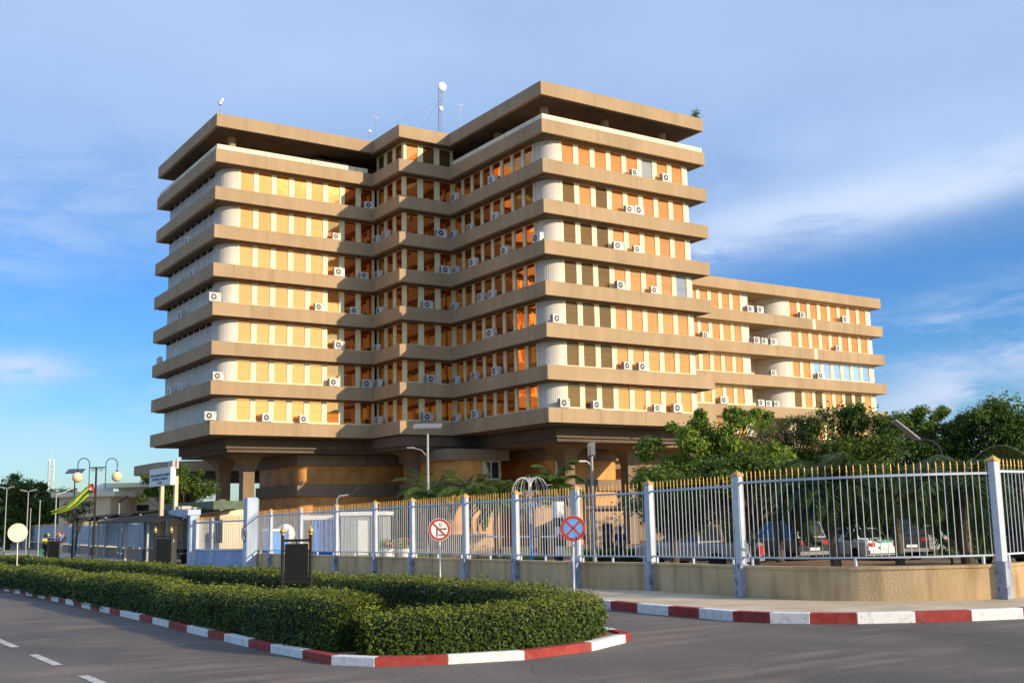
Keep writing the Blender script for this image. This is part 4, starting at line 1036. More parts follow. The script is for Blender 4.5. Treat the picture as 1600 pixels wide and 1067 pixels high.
# ================================================================== NOTICE BOARDS, SIGNS, LAMPS on the street
def notice_board(pxl, pxr, pyt, pyb_guess, label, dep, topf):
    A = pd(pxl, 860, dep); B = pd(pxr, 860, dep)
    c = (A+B)/2; wv = (B-A); wv[2] = 0; w = np.linalg.norm(wv); u = wv/w; g = gz(c[1])+.1
    T = pd((pxl+pxr)/2, pyt, dep)[2]; h = T-g
    t = thing('notice_board', label, 'notice board', (c[0], c[1], g), 0, 'black notice boards on the island')
    for sgn in (-1, 1):
        p = np.array([c[0], c[1]])+u[:2]*sgn*w/2
        m = MB(); m.tube([(*p, g-.05), (*p, g+h*.90)], .042, 10); m.lathe([(.07, 0), (.07, .05), (.042, .07)], (*p, g), 10)
        for zz in (.62, .34): m.lathe([(.03, -.03), (.055, 0), (.03, .03)], (*p, g+h*zz), 10)
        po = m.build('post', M['black_metal'], t, smooth=True)
        f = MB(); f.lathe([(.03, 0), (.055, .02), (.05, .05), (.075, .09), (.072, .13), (.04, .18), (.008, .25)], (*p, g+h*.90), 12); f.build('finial', M['gold_metal'], po, smooth=True)
    n = np.array([-u[1], u[0], 0]); m = MB(); c0 = np.array([c[0], c[1], 0])
    m.obox(c0+np.array([0,0,g+h*.835]), u*w/2, n*.02, (0,0,.03)); m.obox(c0+np.array([0,0,g+h*.30]), u*w/2, n*.02, (0,0,.025))
    for sgn in (-1, 1):
        for zz in (.70, .40): m.obox(c0+u*sgn*(w*.46)+np.array([0,0,g+h*zz]), u*w*.05, n*.012, (0,0,.02))
    m.obox(c0+np.array([0,0,g+h*.815]), u*.012, n*.012, (0,0,h*.03))
    m.build('crossbar', M['black_metal'], t)
    m = MB(); m.obox(c0+np.array([0,0,g+h*.555]), u*w*.41, n*.03, (0,0,h*.235)); m.build('panel', M['black_board'], t, bevel=.006)
    return t
notice_board(441.5, 485.5, 824, 935, 'nearest black notice board with two gold finials between the hedges', 27.5, 0)
notice_board(242, 267, 824, 905, 'middle black notice board with gold finials in front of the gatehouse', 44, 0)
notice_board(74.5, 92, 833, 880, 'farthest black notice board beside the small round no stopping sign', 60, 0)

def disc(m, c, u, v, n, r, off, mi, k=28, r0=None):
    vs = [np.array(c)+u*(r*math.cos(2*PI*j/k))+v*(r*math.sin(2*PI*j/k))+n*off for j in range(k)]
    if r0 is None: m.add(vs, [tuple(range(k))], mi)
    else:
        w2 = [np.array(c)+u*(r0*math.cos(2*PI*j/k))+v*(r0*math.sin(2*PI*j/k))+n*off for j in range(k)]
        m.add(vs+w2, [(j, (j+1)%k, k+(j+1)%k, k+j) for j in range(k)], mi)
def round_sign(pbase, pxc, pyc, rpx, label, kind, pole='white_paint', face=None, h0=.17, group=None):
    B = at(*pbase, h0); dep = float((B-CAM) @ _F); c = pd(pxc, pyc, dep); r = rpx*dep/FPX
    c = np.array([B[0], B[1], c[2]])+ (c-np.array([B[0], B[1], c[2]]))*.9
    t = thing('road_sign', label, 'road sign', B, 0, group)
    n = (CAM-c) if face is None else np.array(face, float); n = np.array([n[0], n[1], 0]); n /= np.linalg.norm(n); u = np.array([-n[1], n[0], 0]); v = np.array([0,0,1.])
    m = MB(); m.tube([(B[0], B[1], B[2]-.2), (c[0]-n[0]*.05, c[1]-n[1]*.05, c[2]+r*.5)], .024, 10); m.build('pole', M[pole], t, smooth=True)
    m = MB(); pts = [(r*math.cos(2*PI*j/28), r*math.sin(2*PI*j/28)) for j in range(28)]; m.extrude(pts, c-n*.02, u, v, n*.02)
    pl = m.build('plate', M['coping'] if kind == 'back' else M['white_paint'], t)
    m = MB()
    if kind == 'no_stop':
        disc(m, c, u, v, n, r*.985, .004, 0, r0=r*.74); disc(m, c, u, v, n, r*.74, .004, 1)
        for a in (PI/4, -PI/4):
            d1 = u*math.cos(a)+v*math.sin(a); d2 = -u*math.sin(a)+v*math.cos(a)
            m.add([c+n*.008+d1*r*.76*s1+d2*r*.085*s2 for s1, s2 in ((-1,-1),(1,-1),(1,1),(-1,1))], [(0,1,2,3)], 0)
        m.build('symbol', [M['sign_red'], M['sign_blue']], pl)
    elif kind == 'no_turn':
        disc(m, c, u, v, n, r*.96, .004, 0, r0=r*.76)
        q = lambda x0, x1, y0, y1, mi, off=.006: m.add([c+n*off+u*x*r+v*y*r for x, y in ((x0,y0),(x1,y0),(x1,y1),(x0,y1))], [(0,1,2,3)], mi)
        q(-.27, -.17, -.62, .08, 1); q(-.17, .5, .0, .10, 1)
        m.add([c+n*.006+u*x*r+v*y*r for x, y in ((.48,-.06),(.70,.05),(.48,.16))], [(0,1,2)], 1)
        q(-.02, .22, .27, .32, 1); q(.0, .07, .40, .56, 1); q(.15, .2, .40, .56, 1)
        for k in range(4): q(-.08+.11*k, -.01+.11*k, -.54, -.44+.04*(k % 2), 1)
        d1 = (u-v)/math.sqrt(2); d2 = (u+v)/math.sqrt(2)
        m.add([c+n*.010+d1*r*.78*s1+d2*r*.07*s2 for s1, s2 in ((-1,-1),(1,-1),(1,1),(-1,1))], [(0,1,2,3)], 0)
        m.build('symbol', [M['sign_red'], M['black']], pl)
    elif kind == 'back':
        m.obox(c+n*.014+v*(-r*.02), u*r*.98, n*.012, v*.02); m.obox(c+n*.014-v*r*.72, u*r*.62, n*.012, v*.02); m.build('stiffener', M['white_paint'], pl)
    return t
round_sign((897,926), 895.5, 825, 20, 'blue and red round no stopping sign on thin pole before the fence', 'no_stop', h0=.17)
round_sign((688,915), 686.5, 827, 17.5, 'white round no right turn sign with red slash before the fence', 'no_turn')
round_sign((26,902), 27.5, 832, 14.5, 'blank cream back of a round road sign on white pole', 'back', h0=.1)
round_sign((94,872), 94.5, 839.5, 8, 'small distant round no stopping sign beside farthest notice board', 'no_stop', h0=.17)

# ornate two-globe lamp
B = at(144.5, 892, .1); dep = float((B-CAM) @ _F); s = dep/FPX
t = thing('street_lamp', 'ornate black street lamp with two yellowish globes and scroll bracket', 'street lamp', B)
right = np.array([_R[0], _R[1], 0]); up = np.array([0,0,1.]); top = (892-729)*s
m = MB(); m.lathe([(.20, 0), (.20, .06), (.10, .12), (.10, .5), (.07, .6)], B, 14); m.tube([B+up*.5, B+up*top*.55, B+up*top*.98], [.065, .06, .05], 12); m.lathe([(.06, 0), (.075, .04), (.04, .10)], B+up*top*.97, 10)
m.build('pole', M['black_metal'], t, smooth=True)
def L(px, py): d = (px-147)*s; return B+right*d+up*((892-py)*s)
m = MB()
m.bar(L(136, 731), L(161, 731), .05)
for sg in (-1, 1):
    for k in range(2):
        c = L(148.5+sg*(4+4*k), 735); pts = [c+right*sg*(.10-.012*j*.5)*math.cos(j*.55)*1.0+up*(.11-.008*j)*math.sin(j*.55) for j in range(14)]; m.tube(pts, .012, 5)
m.build('scroll_bracket', M['black_metal'], t)
for (xa, xb, topy, gy, lbl) in ((136, 117.5, 716, 745, 'a'), (162, 180, 717, 747, 'b')):
    m = MB(); c = (xa+xb)/2; r = abs(xb-xa)/2
    pts = [L(xa, 762 if lbl == 'a' else 765), L(xa, topy+r)]+[L(c+(xa-c)*math.cos(k*PI/10), topy+r-r*math.sin(k*PI/10)) for k in range(1, 10)]+[L(xb, topy+r), L(xb, 733)]
    m.tube(pts, .022, 8); am = m.build('lamp_arm', M['black_metal'], t, smooth=True)
    m = MB(); c = L(xb, 741); m.lathe([(.04, .26), (.07, .12), (.16, .06), (.17, 0)], c-up*.06, 14); m.build('lamp_cap', M['black_metal'], am, smooth=True)
    m = MB(); c = L(xb, 746); R0 = 8.2*s; m.lathe([(max(.01, R0*math.sin(PI*k/12)), R0*math.cos(PI*k/12)) for k in range(13)][::-1], c, 20); m.build('globe', M['globe'], am, smooth=True)
# flag on the lamp pole
flag = thing('flag', 'green yellow and red flag blown out limp from the street lamp', 'flag', L(147, 770))
m = MB(); NU, NV = 40, 15
ctrl = [((147, 771), (146, 776)), ((142, 756), (144.5, 772)), ((134, 757), (140, 771)), ((124, 767), (130, 779)), ((113, 778), (121, 789)), ((100, 790), (108, 797)), ((88, 795), (93, 801)), ((79, 798.5), (80, 803))]
def interp(t):
    x = t*(len(ctrl)-1); i = min(int(x), len(ctrl)-2); f = x-i; a = [np.array(ctrl[i][k])+(np.array(ctrl[i+1][k])-np.array(ctrl[i][k]))*f for k in (0, 1)]; return a
for i in range(NU+1):
    tt = i/NU; A, Bb = interp(tt)
    for j in range(NV+1):
        q = A+(Bb-A)*(j/NV); p = L(*q); dpt = .16*math.sin(j/NV*PI*2.2+tt*4)*min(1, tt*5)
        fw = np.array([_F[0], _F[1], 0]); m.v.append(tuple(p+fw*dpt))
for i in range(NU):
    for j in range(NV):
        m.f.append([i*(NV+1)+j, (i+1)*(NV+1)+j, (i+1)*(NV+1)+j+1, i*(NV+1)+j+1])
        red = i < NU*.26 and j < NV*.62; st = int(j/NV*5)
        m.m.append(2 if red else st % 2)
M['flag_green'] = mat('flag_green', (.02, .20, .09), .7, var=.05); M['flag_yellow'] = mat('flag_yellow', (.68, .62, .03), .7, var=.05); M['flag_red'] = mat('flag_red', (.62, .06, .045), .7, var=.05)
m.build('cloth', [M['flag_yellow'], M['flag_green'], M['flag_red']], flag, smooth=True)
m = MB(); c = (np.array(L(140, 763))+np.array(L(141, 767)))/2 - np.array([_F[0], _F[1], 0])*.17
pts = [(.09*(1 if k % 2 == 0 else .42)*math.sin(k*PI/5), .09*(1 if k % 2 == 0 else .42)*math.cos(k*PI/5)) for k in range(10)]
m.extrude(pts, c, right, up, -np.array([_F[0], _F[1], 0])*.01); m.build('star', M['white_paint'], flag)

# ================================================================== LAMPS INSIDE THE COMPOUND
def pole_thing(name, label, cat, base, h, r=.06, m_='grey_metal'):
    t = thing(name, label, cat, base); m = MB(); m.tube([base, (base[0], base[1], base[2]+h*.5), (base[0], base[1], base[2]+h)], [r*1.3, r, r*.75], 10)
    m.build('pole', M[m_], t, smooth=True); return t
def base_at(px, dep): P = pd(px, 800, dep); return np.array([P[0], P[1], gz(P[1])])
b = base_at(669, 62); T = pd(666, 668, 62)[2]; t = pole_thing('street_lamp', 'tall grey solar street lamp with flat panel standing behind the fence', 'street lamp', b, T-b[2], .08)
c = np.array([b[0], b[1], T+.15]); u = np.array([_R[0], _R[1], 0]); f2 = np.array([_F[0], _F[1], 0]); f2 /= np.linalg.norm(f2)
tv = f2*.50+up*.15; m = MB(); m.obox(c, u*.80, tv, np.cross(u, tv)/np.linalg.norm(np.cross(u, tv))*.03); m.build('solar_panel', M['ac_grey'], t)
m = MB(); a0 = np.array([b[0], b[1], T-1.35]); m.tube([a0-up*.25, a0+(-u)*.35+up*.15, a0-u*.7+up*.25, a0-u*1.0+up*.28], .03, 6); m.obox(a0-u*.95+up*.30, u*.22, f2*.07, up*.03); m.build('lamp_arm', M['grey_metal'], t)
b = base_at(927, 48); T = pd(926, 712, 48)[2]; t = pole_thing('floodlight_pole', 'grey pole with tilted black floodlight and small arm lamp before the arcade', 'street lamp', b, T-b[2], .08)
m = MB(); c = np.array([b[0], b[1], T+.25]); m.obox(c, u*.16+up*.03, f2*.10-up*.08, up*.26); m.obox(c+u*.05+f2*(-.1), u*.10, f2*.03, up*.2); m.build('floodlight', M['ac_grey'], t)
m = MB(); a0 = np.array([b[0], b[1], T-.35]); m.tube([a0-up*.1, a0-u*.18+up*.12, a0-u*.34+up*.15], .03, 6); m.obox(a0-u*.40+up*.15, u*.14, f2*.07, up*.035); m.build('lamp_arm', M['white_paint'], t)
b = base_at(1483, 36); T = pd(1472, 720, 36)[2]; t = thing('street_lamp', 'dark curved arm street lamp with tilted panel behind the right fence', 'street lamp', b)
pts = [pd(1483, 884, 36), pd(1479, 800, 36), pd(1476, 740, 36), pd(1473, 715, 36), pd(1467, 698, 36), pd(1457, 689, 36), pd(1445, 687, 36), pd(1436, 690, 36)]; pts[0] = b
m = MB(); m.tube(pts, [.055, .05, .05, .045, .04, .04, .038, .038], 8); m.build('pole', M['black_metal'], t, smooth=True)
m = MB(); A, Bp = pd(1396, 657, 36), pd(1434, 687, 36); mid = (A+Bp)/2; dv = (Bp-A); Ld = np.linalg.norm(dv); dv /= Ld; sd = np.cross(dv, f2); sd /= np.linalg.norm(sd); fw = np.cross(dv, sd)
m.obox(mid, dv*Ld/2, fw*.16+sd*.03, sd*.02); m.build('solar_panel', M['grey_metal'], t); m = MB(); m.obox(mid-sd*(-.05)+dv*.1, dv*Ld*.3, fw*.1, sd*.02); m.build('lamp_head', M['white_paint'], t)
b = base_at(531, 55); t = thing('street_lamp', 'small solar lamp on bent arm above the fence near the blue cabin', 'street lamp', b)
pts = [b, pd(527, 790, 55), pd(526, 780, 55), pd(531, 774.5, 55), pd(538, 774, 55), pd(546, 773, 55)]; m = MB(); m.tube(pts, .05, 8); m.build('pole', M['grey_metal'], t, smooth=True)
A, Bp = pd(545, 774, 55), pd(563, 760, 55); dv = Bp-A; Ld = np.linalg.norm(dv); dv /= Ld; m = MB(); m.bar(A, Bp, .16, .05); m.build('solar_panel', M['solar'], t)
for (px, pyt, dep, lab, r) in ((9, 762, 95, 'leftmost thin lamp pole in front of dark background trees', .045), (43, 767, 85, 'tall thin lamp pole with twin heads before the left trees', .045), (48, 796, 88, 'short thin post between two lamp poles on the left', .04), (62, 783, 80, 'leaning plain grey pole behind the left fence', .045)):
    b = base_at(px, dep); T = pd(px, pyt, dep)[2]; t = pole_thing('lamp_pole', lab, 'pole', b, T-b[2], r)
    m = MB(); cc = np.array([b[0], b[1], T])
    if 'short' in lab or 'plain' in lab: m.lathe([(.06, 0), (.07, .05), (.02, .1)], cc, 8); m.build('cap', M['grey_metal'], t)
    else:
        for sg in (-1, 1): m.obox(cc+u*sg*.35+up*.05, u*.25+up*.05*sg, f2*.09, up*.04)
        m.build('lamp_head', M['grey_metal'], t)
b = base_at(87, 72); T = pd(87, 773, 72)[2]; t = pole_thing('street_lamp', 'white pole with slanted solar panel arm behind the flag', 'street lamp', b, T-b[2], .05, 'grey_metal')
m = MB(); A, Bp = pd(88, 773, 72), pd(114, 764, 72); m.tube([A, Bp], .035, 6); m.build('lamp_arm', M['white_paint'], t); m = MB(); m.bar(pd(106, 768, 72), pd(120, 763, 72), .35, .05); m.build('solar_panel', M['solar'], t)
b = base_at(115, 70); T = pd(115, 738, 70)[2]; t = pole_thing('street_lamp', 'slim dark pole with flat solar panel left of the lamp globes', 'street lamp', b, T-b[2], .05, 'black_metal')
m = MB(); m.obox(np.array([b[0], b[1], T+.1]), u*.52, f2*.3+up*.14, up*.02-f2*.01); m.build('solar_panel', M['solar'], t)
b = base_at(186, 78); T = pd(186, 785, 78)[2]; t = pole_thing('street_lamp', 'low solar lamp before cream building with tilted dark panel', 'street lamp', b, T-b[2], .05)
m = MB(); m.bar(pd(186, 785, 78), pd(200, 774, 78), .3, .05); m.build('solar_panel', M['solar'], t)
# white wire fountain light
dep = 47; b = base_at(829, dep); T = pd(829, 752, dep)[2]; t = thing('wire_palm_light', 'white wire fountain shaped light on a blue and white post', 'decorative light', b)
m = MB(); zc = pd(829, 818, dep)[2]; m.tube([(b[0], b[1], b[2]), (b[0], b[1], zc)], .07, 10, 0); m.build('post', M['blue_paint'], t, smooth=True)
m = MB(); m.tube([(b[0], b[1], zc), (b[0], b[1], T)], [.085, .06], 10); m.build('stem', M['white_paint'], t, smooth=True)
m = MB()
for (rr, zz, drop, cnt, o) in ((.78, 0, .55, 14, 0), (.62, -.55, .6, 12, .2), (.55, -1.05, .6, 11, .4)):
    for k in range(cnt):
        a = 2*PI*k/cnt+o; ca, sa = math.cos(a), math.sin(a)
        pts = [(b[0]+ca*rr*x, b[1]+sa*rr*x, T+zz+z) for x, z in ((.03, -.15), (.2, .10), (.45, .18), (.7, .10), (.9, -.12), (1.0, -drop*.75), (1.02, -drop))]
        m.tube(pts, .010, 4)
m.build('wire_fronds', M['white_paint'], t)
# red and white barrier
dep = 50; A, Bp = pd(760, 838, dep), pd(915, 838, dep); t = thing('boom_barrier', 'red and white striped boom barrier inside the entrance yard', 'barrier', (Bp[0], Bp[1], gz(Bp[1])))
m = MB(); n = 11
for k in range(n):
    p, q = A+(Bp-A)*k/n, A+(Bp-A)*(k+1)/n; m.bar(p, q, .08 if k < 8 else .26, .08 if k < 8 else .26, (k+1) % 2 if k > 7 else (1 if k in (2, 5) else 0))
m.build('boom', [M['white_paint'], M['red_paint']], t)
for px in (784, 838, 906):
    m = MB(); p = pd(px, 838, dep)
    for k in range(4): m.lathe([(.10, gz(p[1])+k*.22), (.10, gz(p[1])+(k+1)*.22)], (p[0], p[1]+.12, 0), 10, k % 2)
    m.build('post', [M['white_paint'], M['red_paint']], t)
dep = 52; b = base_at(872, dep); t = thing('marker_post', 'black and white banded post with white box beside the fence post', 'post', b); m = MB(); T = pd(872, 792, dep)[2]; k = 0; z = b[2]
while z < T-.5: m.box(b[0]-.13, b[0]+.13, b[1]-.13, b[1]+.13, z, min(z+.45, T-.5), k % 2); z += .45; k += 1
m.build('banded_shaft', [M['black'], M['white_paint']], t); m = MB(); m.box(b[0]-.22, b[0]+.22, b[1]-.2, b[1]+.2, T-.496, T+.25); m.build('box', M['white_paint'], t, bevel=.02)

# ================================================================== GATE, GATEHOUSE
gx = FENCE[-1][0]-.15
PB = at(390, 887, .17); t = thing('gate_pillar', 'tall square pale blue gate pillar with round black rimmed sign', 'pillar', (PB[0], PB[1], gz(PB[1])+.1))
pw = .27; PT = at(390, 887, .17); dpp = float((PT-CAM) @ _F); ptop = pd(390, 777, dpp)[2]
m = MB(); m.box(PB[0]-pw, PB[0]+pw, PB[1]-pw, PB[1]+pw, gz(PB[1])-.1, ptop); m.build('shaft', M['pillar_blue'], t, bevel=.015)
c = np.array([PB[0]-pw-.012, PB[1]+.0, pd(383, 833, dpp)[2]]); m = MB(); uu, vv, nn = np.array([0,-1.,0]), np.array([0,0,1.]), np.array([-1.,0,0])
m.extrude([(.40*math.cos(2*PI*j/28), .40*math.sin(2*PI*j/28)) for j in range(28)], c+nn*0, uu*1, vv, nn*.012); sg = m.build('sign_plate', M['white_paint'], t)
m = MB(); disc(m, c, uu, vv, nn, .39, .016, 0, r0=.33)
d1 = (uu-vv)/math.sqrt(2); d2 = (uu+vv)/math.sqrt(2); m.add([c+nn*.020+d1*.34*a+d2*.035*b for a, b in ((-1,-1),(1,-1),(1,1),(-1,1))], [(0,1,2,3)], 0)
m.extrude([(-.14,-.10),(-.04,-.10),(.10,-.2),(.10,.2),(-.04,.10),(-.14,.10)], c+nn*.013, uu, vv, nn*.002, 1); m.build('symbol', [M['black'], M['ac_grey']], sg)
# sliding gate, bowed, corrugated below
GA = np.array([PB[0]-.05, PB[1]+.45]); GBp = at(306, 885, .17); GB = np.array([GBp[0], GBp[1]])
gate = thing('metal_gate', 'bowed gate with white bars over pale blue corrugated lower panels', 'gate', (GA[0], (GA[1]+GB[1])/2, gz(GA[1])+.1))
K = 16; path = [(GA[0]+(GB[0]-GA[0])*i/K-(.45*math.sin(PI*i/K)), GA[1]+(GB[1]-GA[1])*i/K) for i in range(K+1)]
cor = MB(); pts = resample(path, .12); pts = [p+np.array([.05*(1 if (i % 4) in (0, 1) else 0), 0]) for i, p in enumerate(pts)]; cor.ribbon(pts, .006, .006, .13, 1.02, zf=gz); cor.build('corrugated_panel', M['gate_blue'], gate)
fr = MB()
for (za, zb) in ((1.02, 1.10), (2.42, 2.50)): fr.ribbon(path, .04, .04, za, zb, zf=gz)
for i in (0, K//2, K):
    p = path[i]; fr.box(p[0]-.06, p[0]+.06, p[1]-.06, p[1]+.06, gz(p[1])+.1, gz(p[1])+2.66)
fr.build('frame', M['fence_paint'], gate)
br = MB()
for p in resample(path, .16):
    br.tube([(p[0], p[1], gz(p[1])+1.08), (p[0], p[1], gz(p[1])+2.56)], .012, 6); spear(br, p, gz(p[1])+2.54, .8, 1)
br.build('bars', [M['white_paint'], M['gold']], gate)
# gatehouse
GY0, GY1 = GB[1]+.4, GB[1]+11.5; gx0 = GB[0]+.15; GZ = gz(GY0)
gh = thing('gatehouse', 'low cream gatehouse with green roof edge and dark sheet awning', 'gatehouse', (gx0+3, GY0+4, GZ))
yR = onX(393, 800, gx0+3.4)[1]; yL = onX(308, 800, gx0+1.6)[1]; m = MB(); m.box(gx0+1.6, gx0+3.4, yR, yL, GZ-.3, GZ+3.15); m.build('wall', M['cream_wall'], gh)
m = MB(); m.box(gx0+1.2, gx0+3.3, onX(391, 795, gx0+3.3)[1], GY1-1, GZ+3.154, GZ+3.62); m.build('roof_fascia', M['roof_green'], gh, bevel=.02)
m = MB(); m.box(gx0+2.2, gx0+3.4, yL+.004, max(GY1-1.5, yL+1), GZ-.3, GZ+3.15); m.build('rear_wall', M['side_panel'], gh)
m = MB(); yc = yR*.62+yL*.38; m.box(gx0+1.52, gx0+1.62, yc-1.9, yc+1.6, GZ+1.35, GZ+2.6); m.build('window', M['glassdark'], gh)
m = MB(); yb = GY0; m.box(gx0-.45, gx0+.05, yb-.2, yb+.2, GZ-.2, GZ+3.0); m.box(gx0-.6, gx0+.1, yb-.25, yb+.25, GZ+2.85, GZ+3.15)
m.add([(gx0-.6, yb+.26, GZ+3.15), (gx0-.6, yb+3.2, GZ+3.15), (gx0-.6, yb+3.2, GZ+2.95), (gx0-.6, yb+.26, GZ+2.70), (gx0-.2, yb+.26, GZ+3.15), (gx0-.2, yb+3.2, GZ+3.15), (gx0-.2, yb+3.2, GZ+2.95), (gx0-.2, yb+.26, GZ+2.70)], [(0,1,2,3),(7,6,5,4),(0,4,5,1),(3,2,6,7),(1,5,6,2),(0,3,7,4)])
m.build('portal_frame', M['pillar_blue'], gh, bevel=.015)
m = MB(); m.box(gx0-.464, gx0-.452, yb-.17, yb+.17, GZ+1.35, GZ+2.05); pl = m.build('blue_plate', M['sign_blue'], gh)
m = MB()
for k in range(4): m.box(gx0-.470, gx0-.465, yb-.11, yb+.11, GZ+1.47+.14*k, GZ+1.53+.14*k)
m.build('plate_lines', M['white_paint'], pl)
m = MB(); N_ = 24
for i in range(N_+1):
    y = yb+.5+(GY1+3.5-yb)*i/N_; zo = .06*(i % 2); m.v += [(gx0-2.1, y, GZ+2.9+zo*.5-.35), (gx0+2.3, y, GZ+3.14+zo), (gx0-2.1, y, GZ+2.86+zo*.5-.35), (gx0+2.3, y, GZ+3.10+zo)]
for i in range(N_):
    a = i*4; m.f += [[a, a+4, a+5, a+1], [a+2, a+3, a+7, a+6], [a, a+2, a+6, a+4], [a+1, a+5, a+7, a+3]]; m.m += [0]*4
m.f += [[0, 1, 3, 2]]; m.m += [0]
m.build('awning', M['roof_dark'], gh)
for y in (yb+2.5, yb+7, GY1+2.5): m = MB(); m.box(gx0-1.95, gx0-1.85, y-.05, y+.05, GZ-.2, GZ+2.52); m.build('awning_post', M['side_panel'], gh)
# scrap on the awning
m = MB()
for k in range(7): x = gx0+random.uniform(-.3, 1.2); y = yb+2+k*.35; m.box(x, x+.5, y, y+.3, GZ+3.2, GZ+3.2+random.uniform(.06, .2))
o = tag(m.build('rubble_pile', M['side_panel']), 'pale rubble and sacks lying on the dark gatehouse awning', 'rubble')
# second awning, further along the left fence
P1, P2 = pd(114, 812, 84), pd(216, 803, 74)
t = thing('shade_canopy', 'long dark sagging shade canopy behind the left fence', 'canopy', (P1[0], P1[1], gz(P1[1])))
m = MB(); N_ = 16
for i in range(N_+1):
    p = P1+(P2-P1)*i/N_; w = .12*math.sin(i*1.3); m.v += [(p[0], p[1], p[2]+w), (p[0]+3.4, p[1]+1, p[2]+.35+w), (p[0], p[1], p[2]+w-.05), (p[0]+3.4, p[1]+1, p[2]+.30+w)]
for i in range(N_): a = i*4; m.f += [[a, a+1, a+5, a+4], [a+2, a+6, a+7, a+3], [a, a+4, a+6, a+2], [a+1, a+3, a+7, a+5]]; m.m += [0]*4
m.f += [[0, 2, 3, 1], [N_*4, N_*4+1, N_*4+3, N_*4+2]]; m.m += [0, 0]
m.build('sheeting', M['roof_dark'], t)
for i in range(0, N_+1, 4): p = P1+(P2-P1)*i/N_; m = MB(); m.box(p[0]+.1, p[0]+.2, p[1]-.05, p[1]+.05, gz(p[1]), p[2]+.0); m.build('post', M['grey_metal'], t)
# name board above the gatehouse
dep = 63.0
C0 = pd(269.5, 743, dep); sx = C0[0]
nb = thing('name_board', 'white institutional name board with blue lettering on two posts', 'sign', (sx, C0[1]+2, GZ+3.6))
yA = onX(233.5, 742, sx)[1]; yB = onX(266.5, 742, sx)[1]; zT, zBm = onX(250, 731.5, sx)[2], onX(250, 759, sx)[2]
m = MB(); m.box(sx, sx+.30, yB, yA, zBm, zT); brd = m.build('board', M['white_paint'], nb, bevel=.01)
hh = (yA-yB)
for y in (yB+.35, yA-hh*.28): m = MB(); m.box(sx+.32, sx+.52, y-.16, y+.16, gz(y)-.2, zBm+.5); m.build('post', M['cream_wall'], nb)
m = MB(); m.box(sx+.1, sx+.4, yB-.0, yB+.9, zT+.004, zT+.35); m.box(sx+.3, sx+.42, yB-.10, yB-.02, zT-.1, zT+.5); m.build('bracket', M['side_panel'], nb)
def text(body, size, loc, m_, parent, squeeze=1.):
    cu = bpy.data.curves.new('lettering', 'FONT'); cu.body = body; cu.size = size; cu.align_x = 'CENTER'; cu.extrude = .006
    o = bpy.data.objects.new('lettering_src', cu); COL.objects.link(o); dg = bpy.context.evaluated_depsgraph_get()
    me = bpy.data.meshes.new_from_object(o.evaluated_get(dg)); bpy.data.objects.remove(o)
    me.materials.clear(); me.materials.append(m_)
    t = bpy.data.objects.new('lettering', me); COL.objects.link(t)
    t.rotation_euler = (PI/2, 0, -PI/2); t.scale = (squeeze, 1, 1); t.location = V(loc); attach(t, parent); return t
M['text_blue'] = mat('letter_blue', (.03, .12, .24), .5, var=0); M['text_brown'] = mat('letter_brown', (.18, .05, .04), .5, var=0)
H_ = zT-zBm; ym = (yA+yB)/2
for body, zf, sz, mm_, wd in (('CENTRE ADMINISTRATIF DES SERVICES', .54, .19, 'text_blue', .92), ('ECONOMIQUES ET FINANCIERS', .33, .19, 'text_blue', .74), ('CASEF', .12, .17, 'text_brown', .22)):
    o = text(body, sz*H_, (sx-.008, ym, zBm+zf*H_), M[mm_], brd); wdt = max(v.co.x for v in o.data.vertices)-min(v.co.x for v in o.data.vertices); o.scale[0] = wd*hh/wdt

